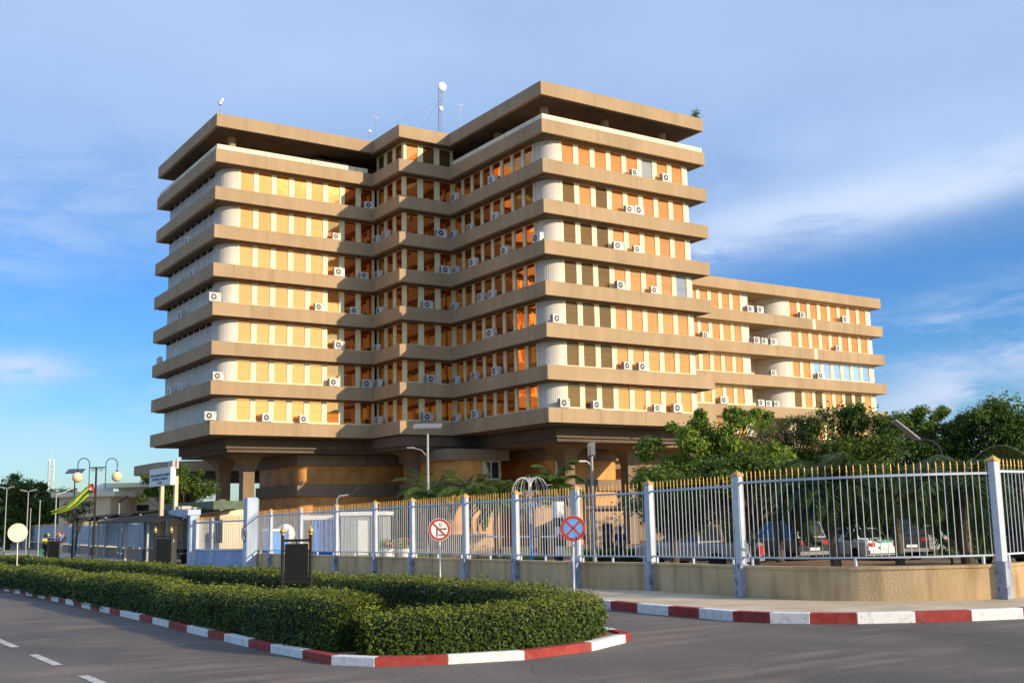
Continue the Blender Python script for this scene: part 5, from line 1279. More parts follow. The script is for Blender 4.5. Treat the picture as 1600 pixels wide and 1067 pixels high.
# ================================================================== TREES
def tree(name, label, base, height, crowns, leaf, n=5000, size=.20, group=None, trunk_r=.16, mixm=None, mixf=.0, twig=True, aspect=.42):
    """crowns: list of (dx, dy, z_centre, rx, ry, rz); leaves gather in clumps at branch ends"""
    t = thing(name, label, 'tree', base, 0, group); bx, by, bz = base
    zc = min(c[2]-c[5]*.3 for c in crowns)
    m = MB(); k = 6; fork = np.array([bx+rng.normal(0,.1), by+rng.normal(0,.1), bz+max(1.2, zc*.55)])
    m.tube([(bx, by, bz-.2), (bx, by, bz+.15), tuple((np.array([bx,by,bz])+fork)/2+rng.normal(0,.08,3)), tuple(fork)], [trunk_r*1.6, trunk_r*1.15, trunk_r, trunk_r*.85], 9)
    Cs = []; Ns = []; clumps = []
    vol = sum(c[3]*c[4]*c[5] for c in crowns)
    for (dx, dy, cz, rx, ry, rz) in crowns:
        c = np.array([bx+dx, by+dy, bz+cz]); nn = max(9, int(58*(rx*ry*rz/vol)*(n/5000)**.6))
        for _ in range(nn):
            d = rng.normal(0, 1, 3); d /= np.linalg.norm(d); d[2] = abs(d[2])*.9-.28*(rng.random() < .5) if rng.random() < .7 else d[2]
            rr = rng.uniform(.5, 1.0)**.5
            far = rng.random() < .22
            if far: rr = rng.uniform(1.05, 1.42)
            p = c+d*np.array([rx, ry, rz])*rr; clumps.append((p, d, min(rx, ry, rz)*(.55 if far else 1)))
    for p, d, r in clumps:
        mid = (fork+p)/2+np.array([0,0,.15*r])+rng.normal(0, .12*r, 3)
        if twig: m.tube([tuple(fork+rng.normal(0,.03,3)), tuple(mid), tuple(p)], [trunk_r*.38, trunk_r*.2, .012], 5, caps=False)
    per = int(2.5*n/len(clumps)); size = size*.86
    for p, d, r in clumps:
        k2 = int(per*rng.uniform(.35, 1.7)); s = r*rng.uniform(.18, .46)
        q = rng.normal(0, 1, (k2, 3)); q *= (rng.random((k2,1))**.25)/ (np.linalg.norm(q, axis=1, keepdims=True)+1e-9)
        C = p+q*s*np.array([1.35, 1.35, .85])*1.25+rng.normal(0, .13*r, (k2,3)); Cs.append(C); Ns.append(q*.9+np.array([0,0,.45]))
    C = np.concatenate(Cs); N_ = np.concatenate(Ns)
    m.build('trunk', M['trunk'], t, smooth=True)
    mi = (rng.random(len(C)) < mixf).astype(np.int32) if mixm else None
    quads('crown', leaf_quads(C, N_, size, size*aspect, .55), [M[leaf]]+([M[mixm]] if mixm else []), mi, parent=t)
    return t
def tr(px, dep, top_px, **k):
    b = base_at(px, dep); H = pd(px, top_px, dep)[2]-b[2]; return b, H
GT = 'trees and shrubs behind the right fence'
def crown_px(b, dep, lst):                    # (px, py, half width px, half height px, depth half m)
    out = []
    for (px, py, rw, rh, rd) in lst:
        P = pd(px, py, dep); w = rw*dep/FPX; h = rh*dep/FPX
        out.append((P[0]-b[0]+rng.normal(0,.3), P[1]-b[1], P[2]-b[2], w, rd, h))
    return out
b = base_at(1120, 44); tree('leafy_tree', 'bright green feathery tree in front of the arcade right end', b, 7, crown_px(b, 44, [(1125, 668, 48, 26, 1.6), (1090, 700, 62, 34, 2.0), (1070, 745, 62, 30, 2), (1160, 650, 26, 16, 1.0), (1150, 730, 60, 40, 2)]), 'leaf_bright', 8500, .20, GT, mixm='leaf_mid', mixf=.45)
b = base_at(1050, 40); tree('leafy_tree', 'low dull green bush tree left of the silver pickup', b, 4, crown_px(b, 40, [(1035, 765, 40, 34, 1.4), (1060, 800, 55, 30, 1.6), (1120, 790, 70, 36, 1.6), (1000, 790, 30, 34, 1.2)]), 'leaf_mid', 6500, .17, GT, mixm='leaf_dark', mixf=.4)
b = base_at(1215, 47); tree('dry_tree', 'brownish half dry shrubby tree between bright and dark green trees', b, 6, crown_px(b, 47, [(1205, 695, 42, 36, 1.5), (1230, 735, 55, 36, 1.8), (1250, 670, 26, 20, 1.2)]), 'leaf_dry', 4200, .18, GT, mixm='leaf_mid', mixf=.45, aspect=.3)
b = base_at(1300, 46); tree('dense_tree', 'dense dark green tree before the lower wing windows', b, 7, crown_px(b, 46, [(1300, 672, 52, 34, 1.8), (1270, 720, 60, 38, 2), (1340, 715, 62, 45, 2.2), (1360, 668, 42, 26, 1.6), (1300, 765, 80, 40, 2.2)]), 'leaf_dark', 11500, .19, GT, mixm='leaf_mid', mixf=.35)
b = base_at(1425, 50); tree('sparse_tree', 'sparse open tree showing sky between leaves right of the wing', b, 8, crown_px(b, 50, [(1420, 665, 38, 24, 1.6), (1450, 648, 26, 16, 1.2), (1395, 700, 44, 34, 1.8), (1450, 710, 52, 40, 2)]), 'leaf_mid', 5200, .20, GT, mixm='leaf_bright', mixf=.3)
b = base_at(1560, 48); tree('dense_tree', 'tall rounded green tree at the right edge of the picture', b, 8, crown_px(b, 48, [(1570, 660, 48, 34, 2.0), (1525, 690, 46, 38, 2.0), (1600, 690, 60, 52, 2.4), (1540, 735, 60, 40, 2.2), (1480, 730, 34, 36, 1.5)]), 'leaf_mid', 10500, .20, GT, mixm='leaf_dark', mixf=.5)
b = base_at(1240, 56); tree('dense_tree', 'shaded dark tree mass standing deep behind the parked cars', b, 6, crown_px(b, 56, [(1090, 800, 70, 50, 2), (1160, 790, 70, 60, 2), (1240, 780, 70, 60, 2), (1320, 775, 60, 60, 2.2), (1400, 785, 70, 60, 2.2)]), 'leaf_dark', 11000, .24, GT)
b = base_at(1540, 58); tree('dense_tree', 'broad dark tree deep behind the right corner of the fence', b, 6, crown_px(b, 58, [(1470, 775, 60, 50, 2), (1560, 770, 70, 60, 2.4), (1630, 780, 60, 60, 2.4)]), 'leaf_dark', 8500, .24, GT)
b = base_at(1175, 37); tree('leafy_tree', 'overhanging green tree between the silver pickup and the fence', b, 5, crown_px(b, 37, [(1150, 745, 62, 30, 1.6), (1210, 752, 60, 28, 1.6), (1110, 770, 42, 26, 1.4)]), 'leaf_mid', 6500, .17, GT, mixm='leaf_dark', mixf=.45)
# left background trees
GL = 'background trees on the left'
for (px, top, dep, w, lf, mx, lab) in ((14, 742, 125, 26, 'leaf_mid', 'leaf_dark', 'tallest dark tree at the far left edge'), (46, 750, 130, 22, 'leaf_dark', 'leaf_mid', 'dark tree behind twin headed lamp pole on the left'), (78, 760, 140, 26, 'leaf_mid', 'leaf_dark', 'rounded tree below the distant radio tower'), (112, 768, 135, 20, 'leaf_dark', 'leaf_mid', 'lower dark tree behind the yellow green flag end')):
    b = base_at(px, dep); H = pd(px, top, dep)[2]-b[2]; r = w*dep/FPX
    tree('background_tree', lab, b, H, [(0, 0, H-r*.9, r, r*.9, r*.85), (-r*.6, 0, H*.55, r*.9, r, H*.3), (r*.7, .5, H*.5, r*.9, r, H*.28), (0, 0, H*.3, r*1.3, r, H*.22)], lf, 4200, .42, GL, .25, mx, .4)
b = base_at(118, 88); tree('grey_shrub', 'small pale grey green tree in front of the cream building', b, 4, crown_px(b, 88, [(120, 800, 20, 14, 1.2), (132, 790, 13, 10, 1)]), 'leaf_grey', 1800, .22, GL, .1)
b = base_at(290, 92); tree('dense_tree', 'dark leafy tree behind the name board under the tower overhang', b, 6, crown_px(b, 92, [(245, 755, 22, 14, 1.6), (290, 752, 36, 20, 2.2), (318, 770, 22, 22, 2), (240, 778, 26, 14, 1.8), (300, 775, 40, 18, 2)]), 'leaf_mid', 6500, .26, GL, .2, 'leaf_dark', .5)

# ------------------------------------------------------------------ palms
def palm(label, base, h, nf, fl, droop=1.0, group='palms behind the fence', dens=34, trunk_r=.14, lm='leaf_palm_dark'):
    t = thing('palm_tree', label, 'palm', base, 0, group); bx, by, bz = base; m = MB()
    pts = [(bx+.05*math.sin(k), by, bz-.2+(h+.2)*k/8) for k in range(9)]; m.tube(pts, [trunk_r*(1.25-.05*k+.06*(k % 2)) for k in range(9)], 10); m.build('trunk', M['trunk'], t)
    Q = []; rach = MB(); top = np.array([bx, by, bz+h])
    for i in range(nf):
        az = 2*PI*i/nf*2.618+rng.uniform(-.2,.2); el = rng.uniform(.15, 1.35) if i > nf*.25 else rng.uniform(-.5, .3)
        d = np.array([math.cos(az), math.sin(az), 0]); l = fl*rng.uniform(.75, 1.1); pts = []; p = top.copy(); ang = el
        for s in range(12):
            pts.append(p.copy()); p = p+(d*math.cos(ang)+np.array([0,0,1])*math.sin(ang))*l/11; ang -= droop*(.10+.018*s)
        rach.tube(pts, [.03-.002*s for s in range(12)], 4, caps=False)
        P = np.array(pts); sd = np.array([-d[1], d[0], 0])
        for s in np.linspace(.12, .99, dens):
            x = s*11; k = min(int(x), 10); q = P[k]+(P[k+1]-P[k])*(x-k); tan = P[k+1]-P[k]; tan /= np.linalg.norm(tan)
            ll = l*.26*math.sin(PI*(.12+.86*s))**.7+.05
            for sg in (-1, 1):
                dv = sd*sg*.75+tan*.62+np.array([0,0,-.28-.25*rng.random()]); dv /= np.linalg.norm(dv); e = q+dv*ll*rng.uniform(.85, 1.1); mid = (q+e)/2+np.array([0,0,.04*ll])
                wv = np.cross(dv, np.array([0,0,1.])); wv = wv/(np.linalg.norm(wv)+1e-9)*.034; wv = wv*.6+tan*.012
                Q.append([q-wv*.4, mid-wv, e, mid+wv])
    ro = rach.build('frond_stem', M[lm], t); quads('fronds', np.array(Q), [M[lm]], parent=t)
    return t
for (px, dep, crown_py, nf, fl, lab) in ((672, 62, 772, 20, 2.3, 'feathery palm behind the no right turn sign'), (735, 60, 768, 18, 2.2, 'palm between the no right turn sign and the wire light'), (775, 57, 778, 16, 1.7, 'low light green palm left of the wire light'), (868, 60, 752, 18, 2.0, 'palm rising right of the wire fountain light')):
    b = base_at(px, dep); h = pd(px, crown_py+6, dep)[2]-b[2]; palm(lab, b, h, nf+8, fl*1.1, .8, dens=40, lm='leaf_palm')
b = base_at(1300, 34); palm('large drooping palm hiding the white taxi behind the fence', b, pd(1300, 765, 34)[2]-b[2], 34, 2.6, 1.45, dens=52)
b = base_at(1505, 33); palm('big palm with straight trunk left of the corner fence post', b, pd(1505, 765, 33)[2]-b[2], 34, 2.8, 1.25, dens=44, trunk_r=.17)
b = base_at(1400, 42); palm('dark palm before the white sedan boot', b, pd(1400, 770, 42)[2]-b[2], 26, 2.6, 1.35)

# ------------------------------------------------------------------ low planting inside the compound
def bush(label, px0, px1, py, dep, hh, n, lf='leaf_mid', cat='hedge', name='low_hedge'):
    A, B = base_at(px0, dep), base_at(px1, dep); t = thing(name, label, cat, (A+B)/2); k = rng.random((n,1)); w = .5
    C = A+(B-A)*k; nr = np.array([0, 1., 0]); C = C+np.stack([rng.normal(0, .1, n), rng.uniform(-w, w, n), hh*np.sqrt(rng.random(n))], axis=1)
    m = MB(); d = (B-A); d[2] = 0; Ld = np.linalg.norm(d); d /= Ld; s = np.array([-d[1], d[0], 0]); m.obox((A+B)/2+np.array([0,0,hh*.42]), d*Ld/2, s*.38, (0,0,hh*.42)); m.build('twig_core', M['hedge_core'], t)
    quads('leaves', leaf_quads(C, np.tile([0,-.3,.8], (n,1)), .12, .06, .7), [M[lf]], parent=t)
bush('low green hedge inside the yard below the wire light', 700, 850, 870, 49, .55, 2200, 'leaf_bright')
bush('low clipped hedge behind the no stopping sign', 905, 1010, 868, 50, .75, 2200, 'leaf_mid')
bush('tall dark green hedge row behind the parked cars', 1120, 1680, 860, 62, 3.0, 12000, 'leaf_dark', 'hedge', 'tall_hedge')
bush('low hedge strip right of the silver pickup', 1140, 1190, 872, 48, .5, 1200, 'leaf_bright')

# ================================================================== VEHICLES behind the fence
def wheel(par, x, y, r=.32, w=.20):
    o = bpy.data.objects.new('wheel', None); COL.objects.link(o); o.parent = par; o.location = (x, y, r); o.empty_display_size = .1
    m = MB(); m.lathe([(r*.62, -w/2), (r*.95, -w/2), (r, -w*.3), (r, w*.3), (r*.95, w/2), (r*.62, w/2)], (0,0,0), 22, 0, 'y'); m.build('tyre', M['rubber'], o, local=True, smooth=True)
    m = MB(); m.lathe([(r*.10, -w*.42), (r*.6, -w*.36), (r*.64, -w*.48), (r*.64, w*.48), (r*.6, w*.36), (r*.10, w*.42)], (0,0,0), 14, 0, 'y'); m.build('rim', M['grey_metal'], o, local=True)
def car(label, cat, loc, rz, kind, paint, extras=None):
    """x forward; shell lofted from cross-sections along x"""
    t = thing({'sedan': 'parked_car', 'pickup': 'pickup_truck', 'suv': 'parked_suv'}[kind], label, cat, loc, rz); W_ = .86
    if kind == 'sedan': prof = [(-2.2, .42, .78), (-2.12, .28, .92), (-1.75, .24, .97), (-1.3, .22, .98), (.85, .22, .95), (1.2, .22, .92), (1.9, .24, .80), (2.15, .30, .68), (2.25, .42, .58)]; cab = [(-1.55, .97), (-.95, 1.42), (.25, 1.45), (1.0, .95)]
    elif kind == 'suv': prof = [(-2.3, .5, .95), (-2.25, .36, 1.08), (-1.5, .34, 1.12), (1.0, .34, 1.08), (1.3, .34, 1.04), (2.1, .38, .95), (2.3, .46, .8)]; cab = [(-2.2, 1.10), (-2.0, 1.80), (.35, 1.82), (1.1, 1.07)]
    else: prof = [(-2.6, .55, 1.02), (-2.55, .52, 1.06), (-.75, .45, 1.06), (-.7, .38, 1.08), (1.0, .38, 1.06), (2.2, .42, .98), (2.45, .5, .85)]; cab = [(-.75, 1.08), (-.6, 1.72), (.55, 1.74), (1.25, 1.05)]
    m = MB(); rows = []
    for (x, z0, z1) in prof:
        e = .92 if x in (prof[0][0], prof[-1][0]) else 1.; w = W_*e
        rows.append([(x, -w*.9, z0), (x, -w, z0+.12), (x, -w, z1-.12), (x, -w*.93, z1), (x, w*.93, z1), (x, w, z1-.12), (x, w, z0+.12), (x, w*.9, z0)])
    n = 8; m.add([p for r in rows for p in r], [(i*n+j, (i+1)*n+j, (i+1)*n+(j+1)%n, i*n+(j+1)%n) for i in range(len(rows)-1) for j in range(n)]+[tuple(range(n)), tuple(range((len(rows)-1)*n, len(rows)*n))[::-1]])
    c = cab; wt = W_*.74
    m.add([(c[0][0], -W_*.92, c[0][1]-.02), (c[1][0], -wt, c[1][1]), (c[2][0], -wt, c[2][1]), (c[3][0], -W_*.92, c[3][1]-.02), (c[0][0], W_*.92, c[0][1]-.02), (c[1][0], wt, c[1][1]), (c[2][0], wt, c[2][1]), (c[3][0], W_*.92, c[3][1]-.02)], [(3,2,1,0),(4,5,6,7),(0,1,5,4),(1,2,6,5),(2,3,7,6)])
    bm = bmesh.new()
    m.build('body', paint, t, local=True, bevel=.04); bm.free()
    g = MB()
    def glz(P0, P1, P2, P3, off):
        q = [np.array(p, float) for p in (P0, P1, P2, P3)]; ce = sum(q)/4; q = [ce+(p-ce)*.84+np.array(off) for p in q]; g.add(q, [(0,1,2,3)])
    glz((c[0][0], -W_*.92, c[0][1]), (c[1][0], -wt, c[1][1]), (c[1][0], wt, c[1][1]), (c[0][0], W_*.92, c[0][1]), (-.012, 0, .008))
    glz((c[3][0], W_*.92, c[3][1]), (c[2][0], wt, c[2][1]), (c[2][0], -wt, c[2][1]), (c[3][0], -W_*.92, c[3][1]), (.012, 0, .008))
    for sg in (-1, 1):
        a0, a1, a2, a3 = (c[0][0], sg*W_*.92, c[0][1]), (c[1][0], sg*wt, c[1][1]), (c[2][0], sg*wt, c[2][1]), (c[3][0], sg*W_*.92, c[3][1]); mx_ = tuple((np.array(a0)+np.array(a3))/2); my = tuple((np.array(a1)+np.array(a2))/2)
        glz(a0, a1, my, mx_, (0, sg*.014, 0)); glz(mx_, my, a2, a3, (0, sg*.014, 0))
    g.build('windows', M['glassdark'], t, local=True)
    x0 = prof[0][0]; xf = prof[-1][0]
    for sg in (-1, 1):
        q = MB(); z = prof[1][2]-.16; q.box(x0-.01, x0+.16, sg*W_*.72-.15, sg*W_*.72+.15, z-.11 if kind != 'pickup' else z-.3, z+.05); q.build('tail_lamp', M['lamp_glow_red'], t, local=True)
        q = MB(); q.box(xf-.16, xf-.01, sg*W_*.66-.17, sg*W_*.66+.17, prof[-2][2]-.16, prof[-2][2]-.02); q.build('headlight', M['white_paint'], t, local=True)
    q = MB(); q.box(x0-.06, x0+.1, -W_*.9, W_*.9, .36, .52) ; q.build('bumper', M['ac_grey'] if kind != 'sedan' else paint, t, local=True, bevel=.02)
    q = MB(); q.box(x0-.07, x0-.062, -.25, .25, .56, .68); q.build('number_plate', M['white_paint'], t, local=True)
    for (x, y) in ((-1.35 if kind != 'pickup' else -1.6, -W_+.08), (-1.35 if kind != 'pickup' else -1.6, W_-.08), (1.4, -W_+.08), (1.4, W_-.08)): wheel(t, x, y, .31 if kind == 'sedan' else .37)
    if kind == 'pickup': q = MB(); q.box(-2.4, -.85, -W_*.8, W_*.8, 1.063, 1.068); q.build('load_bed', M['dark'], t, local=True)
    if extras == 'taxi':
        q = MB(); q.box(x0-.02, x0+.0-.004, -.55, .1, .82, .93) ; q.box(-2.05, -1.6, -.5, .1, .985, .99); q.build('green_stripe', M['taxi_green'], t, local=True)
        q = MB(); q.box(-.5, -.3, -.3, .3, 1.46, 1.58); q.build('roof_sign', M['white_paint'], t, local=True)
    return t
M['taxi_green'] = mat('mint_green', (.08, .50, .42), .4, var=.05)
M['car_white'] = mat('car_white', (.74, .74, .72), .25, var=.04, spec=.5); M['car_silver'] = mat('car_silver', (.26, .27, .28), .3, metal=.35, var=.05); M['car_black'] = mat('car_black', (.02, .02, .024), .2, var=.05, spec=.6)  # silver is darkened to carry tree shade that isn't cast on the pickup
hd = math.atan2(_F[1], _F[0])                       # view heading: a car seen from behind points this way
b = base_at(1085, 44); car('silver pickup truck seen from behind through the fence under trees', 'pickup truck', b, hd+.75, 'pickup', M['car_silver'])
b = base_at(1328, 50); car('white taxi with mint green band half hidden by the palm', 'taxi', b, hd+.35, 'sedan', M['car_white'], 'taxi')
b = base_at(1434, 54); car('white sedan seen squarely from behind with red tail lamps', 'car', b, hd-.12, 'sedan', M['car_white'])
b = base_at(1385, 51); car('dark black off-roader between the taxi and the white sedan', 'car', b, hd+.1, 'suv', M['car_black'])
b = base_at(1218, 50); car('black car in deep shade left of the large palm', 'car', b, hd+.4, 'suv', M['car_black'])
b = base_at(1600, 40); car('black car parked behind the right corner post', 'car', b, hd+.2, 'suv', M['car_black'])

# ------------------------------------------------------------------ cabins, walls and other things in the yard
M['cabin_grey'] = mat('cabin_grey', (.30, .32, .34), .5, var=.2, scale=2, stretch=(3, 3, .2))
dep = 70; A, Bp = base_at(489, dep), base_at(527, dep); T = pd(500, 812, dep)[2]
t = thing('site_cabin', 'bright blue portable cabin with white roof edge behind the fence', 'cabin', (A+Bp)/2); rz = math.atan2((Bp-A)[1], (Bp-A)[0]); w = np.linalg.norm((Bp-A)[:2]); t.rotation_euler = (0,0,rz)
h = T-A[2]; m = MB(); m.box(-w/2, w/2, 0, 4, .15, h); m.build('wall', M['blue_paint'], t, local=True, bevel=.02)
for k in range(9): pass
m = MB()
for k in range(12): x = -w/2+.1+k*(w-.2)/11; m.box(x-.03, x+.03, -.03, -.002, .2, h-.05)
m.build('ribs', M['blue_paint'], t, local=True)
m = MB(); m.box(-w/2-.8, w/2+.1, -.15, 4.1, h+.004, h+.28); m.build('roof', M['white_paint'], t, local=True, bevel=.02)
m = MB(); m.box(-.05, .15, -.05, -.034, h*.72, h*.86); m.build('vent', M['ac_grey'], t, local=True)
A, Bp = base_at(532, 69), base_at(600, 69); T = pd(560, 806, 69)[2]; h = T-A[2]; rz = math.atan2((Bp-A)[1], (Bp-A)[0]); w = np.linalg.norm((Bp-A)[:2])
t = thing('site_cabin', 'grey white box cabin with ladder right of the blue cabin', 'cabin', (A+Bp)/2, rz)
m = MB(); m.box(-w/2, w/2, 0, 4, .15, h); m.build('wall', M['cabin_grey'], t, local=True, bevel=.05)
m = MB(); m.box(-w/2-.05, w/2+.2, -.12, 4.1, h+.004, h+.26); m.build('roof', M['white_paint'], t, local=True, bevel=.05)
m = MB(); m.box(-w*.1, w*.12, -.04, -.004, .3, h*.9); m.build('door', M['white_paint'], t, local=True, bevel=.01)
m = MB(); x0 = w*.22
for sg in (0, .5): m.bar((x0+sg, -.08, .1), (x0+sg, -.08, h+.1), .04)
for k in range(8): m.bar((x0, -.08, .3+k*.28), (x0+.5, -.08, .3+k*.28), .03)
m.build('ladder', M['ac_grey'], t, local=True)
dep = 58; b = base_at(447, dep); T = pd(447, 834, dep)[2]; t = pole_thing('satellite_dish', 'large white satellite dish tilted upward behind the nearest notice board', 'satellite dish', b, T-b[2], .05)
m = MB(); R0 = .52; m.lathe([(.02, .16), (.25, .13), (.42, .06), (.52, -.03), (.525, -.05), (.42, .04), (.25, .11), (.02, .14)], (b[0]-.1, b[1]-.25, T), 24, 0, 'y'); m.build('reflector', M['white_paint'], t, smooth=True)
m = MB(); m.bar((b[0]-.1, b[1]-.25, T-.45), (b[0]-.1, b[1]-.75, T-.02), .03); m.build('feed_arm', M['grey_metal'], t)
dep = 57; b = base_at(432, dep); t = thing('portable_toilet', 'narrow blue booth left of the satellite dish', 'booth', b); m = MB(); T = pd(432, 830, dep)[2]; m.box(b[0]-.5, b[0]+.5, b[1]-.5, b[1]+.5, b[2], T); m.build('shell', M['blue_paint'], t, bevel=.03); m = MB(); m.box(b[0]-.56, b[0]+.56, b[1]-.56, b[1]+.56, T+.004, T+.14); m.build('roof', M['white_paint'], t, bevel=.03)
A, Bp = base_at(690, 52), base_at(768, 52); t = thing('low_wall', 'sunlit ochre planter wall behind the no right turn sign', 'wall', (A+Bp)/2)
T1 = pd(700, 838, 52)[2]; m = MB(); d = (Bp-A); d /= np.linalg.norm(d); s = np.array([-d[1], d[0], 0]); hw = np.linalg.norm(Bp-A)/2
m.obox((A+Bp)/2+up*(T1-A[2])/2, d*hw, s*.15, up*(T1-A[2])/2); m.build('wall_panel', M['ochre_lit'], t, bevel=.02); m = MB(); m.obox((A+Bp)/2+up*(T1-A[2]+.05), d*hw*1.01, s*.19, up*.045); m.build('coping', M['cream_wall'], t)
for (p0, p1, pyt, dep, lab) in ((834, 866, 785, 64, 'ochre kiosk wall behind the boom barrier'), (922, 974, 795, 62, 'ochre rounded wall behind the no stopping sign')):
    A, Bp = base_at(p0, dep), base_at(p1, dep); T = pd((p0+p1)/2, pyt, dep)[2]; t = thing('guard_kiosk', lab, 'kiosk', (A+Bp)/2); d = (Bp-A); hw = np.linalg.norm(d)/2; d /= hw*2; d[2] = 0; s = np.array([-d[1], d[0], 0]); mid = (A+Bp)/2
    m = MB(); m.obox(mid+up*(T-mid[2])/2+s*1.0, d*hw, s*1.0, up*(T-mid[2])/2); m.build('wall', M['ochre_lit'], t, bevel=.1); m = MB(); m.obox(mid+up*(T-mid[2]+.10)+s*1.0, d*(hw+.25), s*1.25, up*.09); m.build('roof', M['concrete2'], t, bevel=.02)
    m = MB(); m.obox(mid+up*.95+s*(-.01), d*hw*.3, s*.02, up*.9); m.build('door', M['dark'], t)
# flower bed with pale planters left of the low wall
dep = 55
for (px, lab) in ((606, 'pale stone planter with flowers right of the grey cabin'), (632, 'white planter box beside the fence post')):
    b = base_at(px, dep); t = thing('planter', lab, 'planter', b); T = pd(px, 856, dep)[2]; m = MB(); m.lathe([(.25, 0), (.32, (T-b[2])*.7), (.38, T-b[2]), (.30, T-b[2]-.02), (.05, T-b[2]-.1)], b, 14); m.build('pot', M['white_paint'], t, smooth=True)
    n = 260; C = np.array([b[0], b[1], T+.2])+rng.normal(0, 1, (n,3))*np.array([.22,.22,.11]); quads('foliage', leaf_quads(C, np.tile([0,0,1.], (n,1)), .24, .12, .8), [M['leaf_bright'], M['flag_red']], (rng.random(n) < .25).astype(np.int32), parent=t)

# ------------------------------------------------------------------ bicycle and motorcycles
def ring(m, c, r, rad, ax, n=24, mi=0): m.tube([(c[0]+r*math.cos(2*PI*k/n)*ax[0], c[1]+r*math.cos(2*PI*k/n)*ax[1], c[2]+r*math.sin(2*PI*k/n)) for k in range(n+1)], rad, 6, mi)
b = base_at(754, 41); t = thing('bicycle', 'dark bicycle leaning behind the wall right of the no right turn sign', 'bicycle', b); ax = (_R[0], _R[1]); X = lambda x, z: (b[0]+ax[0]*x, b[1]+ax[1]*x, b[2]+.02+z)
for x in (-.52, .52):
    m = MB(); ring(m, X(x, .34), .33, .02, ax)
    for k in range(12): m.bar(X(x, .34), X(x+.32*math.cos(k*PI/6), .34+.32*math.sin(k*PI/6)), .005)
    m.build('wheel', M['rubber'], t)
m = MB()
for p, q in (((-.52,.34),(-.05,.32)),((-.05,.32),(-.2,.82)),((-.2,.78),(.36,.80)),((-.05,.32),(.37,.70)),((-.52,.34),(-.17,.74)),((.52,.34),(.35,.95))): m.tube([X(*p), X(*q)], .016, 6)
m.build('frame', M['black_metal'], t); m = MB(); m.obox(X(-.21, .87), (ax[0]*.13, ax[1]*.13, 0), (-ax[1]*.06, ax[0]*.06, 0), (0,0,.03)); m.build('saddle', M['black'], t, bevel=.02)
m = MB(); m.tube([(X(.35,.95)[0]-ax[1]*s_, X(.35,.95)[1]+ax[0]*s_, X(.35,.97)[2]) for s_ in (-.28, 0, .28)], .014, 6); m.build('handlebar', M['black_metal'], t)
def motorcycle(label, loc, rz, paint):
    t = thing('motorcycle', label, 'motorcycle', loc, rz); 
    for x in (-.62, .62):
        m = MB(); ring(m, (x, 0, .30), .25, .05, (1, 0)); m.lathe([(.05, -.05), (.20, -.02), (.20, .02), (.05, .05)], (x, 0, .30), 14, 0, 'y'); m.build('wheel', M['rubber'], t, local=True)
    m = MB(); m.extrude([(-.25, .30), (.22, .28), (.30, .55), (.05, .62), (-.30, .55)], (0, -.13, 0), (1,0,0), (0,0,1), (0,.26,0)); m.build('engine', M['ac_grey'], t, local=True, bevel=.03)
    m = MB(); m.extrude([(-.02, .62), (.38, .70), (.42, .80), (.25, .92), (.0, .80)], (0, -.14, 0), (1,0,0), (0,0,1), (0,.28,0)); m.build('tank', paint, t, local=True, bevel=.05)
    m = MB(); m.extrude([(-.80, .78), (-.70, .70), (-.02, .66), (.02, .76), (-.35, .80), (-.75, .88)], (0, -.14, 0), (1,0,0), (0,0,1), (0,.28,0)); m.build('seat', M['black'], t, local=True, bevel=.04)
    m = MB(); m.tube([(.62, -.08, .30), (.40, -.08, .95)], .025, 8); m.tube([(.62, .08, .30), (.40, .08, .95)], .025, 8); m.tube([(.34, -.36, 1.05), (.40, -.15, 1.0), (.40, .15, 1.0), (.34, .36, 1.05)], .018, 8); m.build('fork', M['grey_metal'], t, local=True)
    m = MB(); m.lathe([(.03, -.10), (.09, -.05), (.09, .04)], (.48, 0, .88), 12, 0, 'x'); m.build('headlight', M['white_paint'], t, local=True)
    for sg in (-1, 1):
        m = MB(); m.tube([(.36, sg*.26, 1.04), (.34, sg*.30, 1.20)], .008, 5); m.obox((.34, sg*.32, 1.23), (.012, 0, 0), (0, .06, 0), (0, 0, .04)); m.build('mirror', M['black'], t, local=True)
    return t
b = at(272, 884, .12); motorcycle('black motorcycle parked under the gatehouse awning', (b[0]+.8, b[1]+2.0, gz(b[1])+.12), 1.9, M['car_black'])
b = at(290, 884, .12); motorcycle('red tanked motorcycle parked beside the gate portal', (b[0]+1.2, b[1]+1.5, gz(b[1])+.12), 2.2, M['red_paint'])

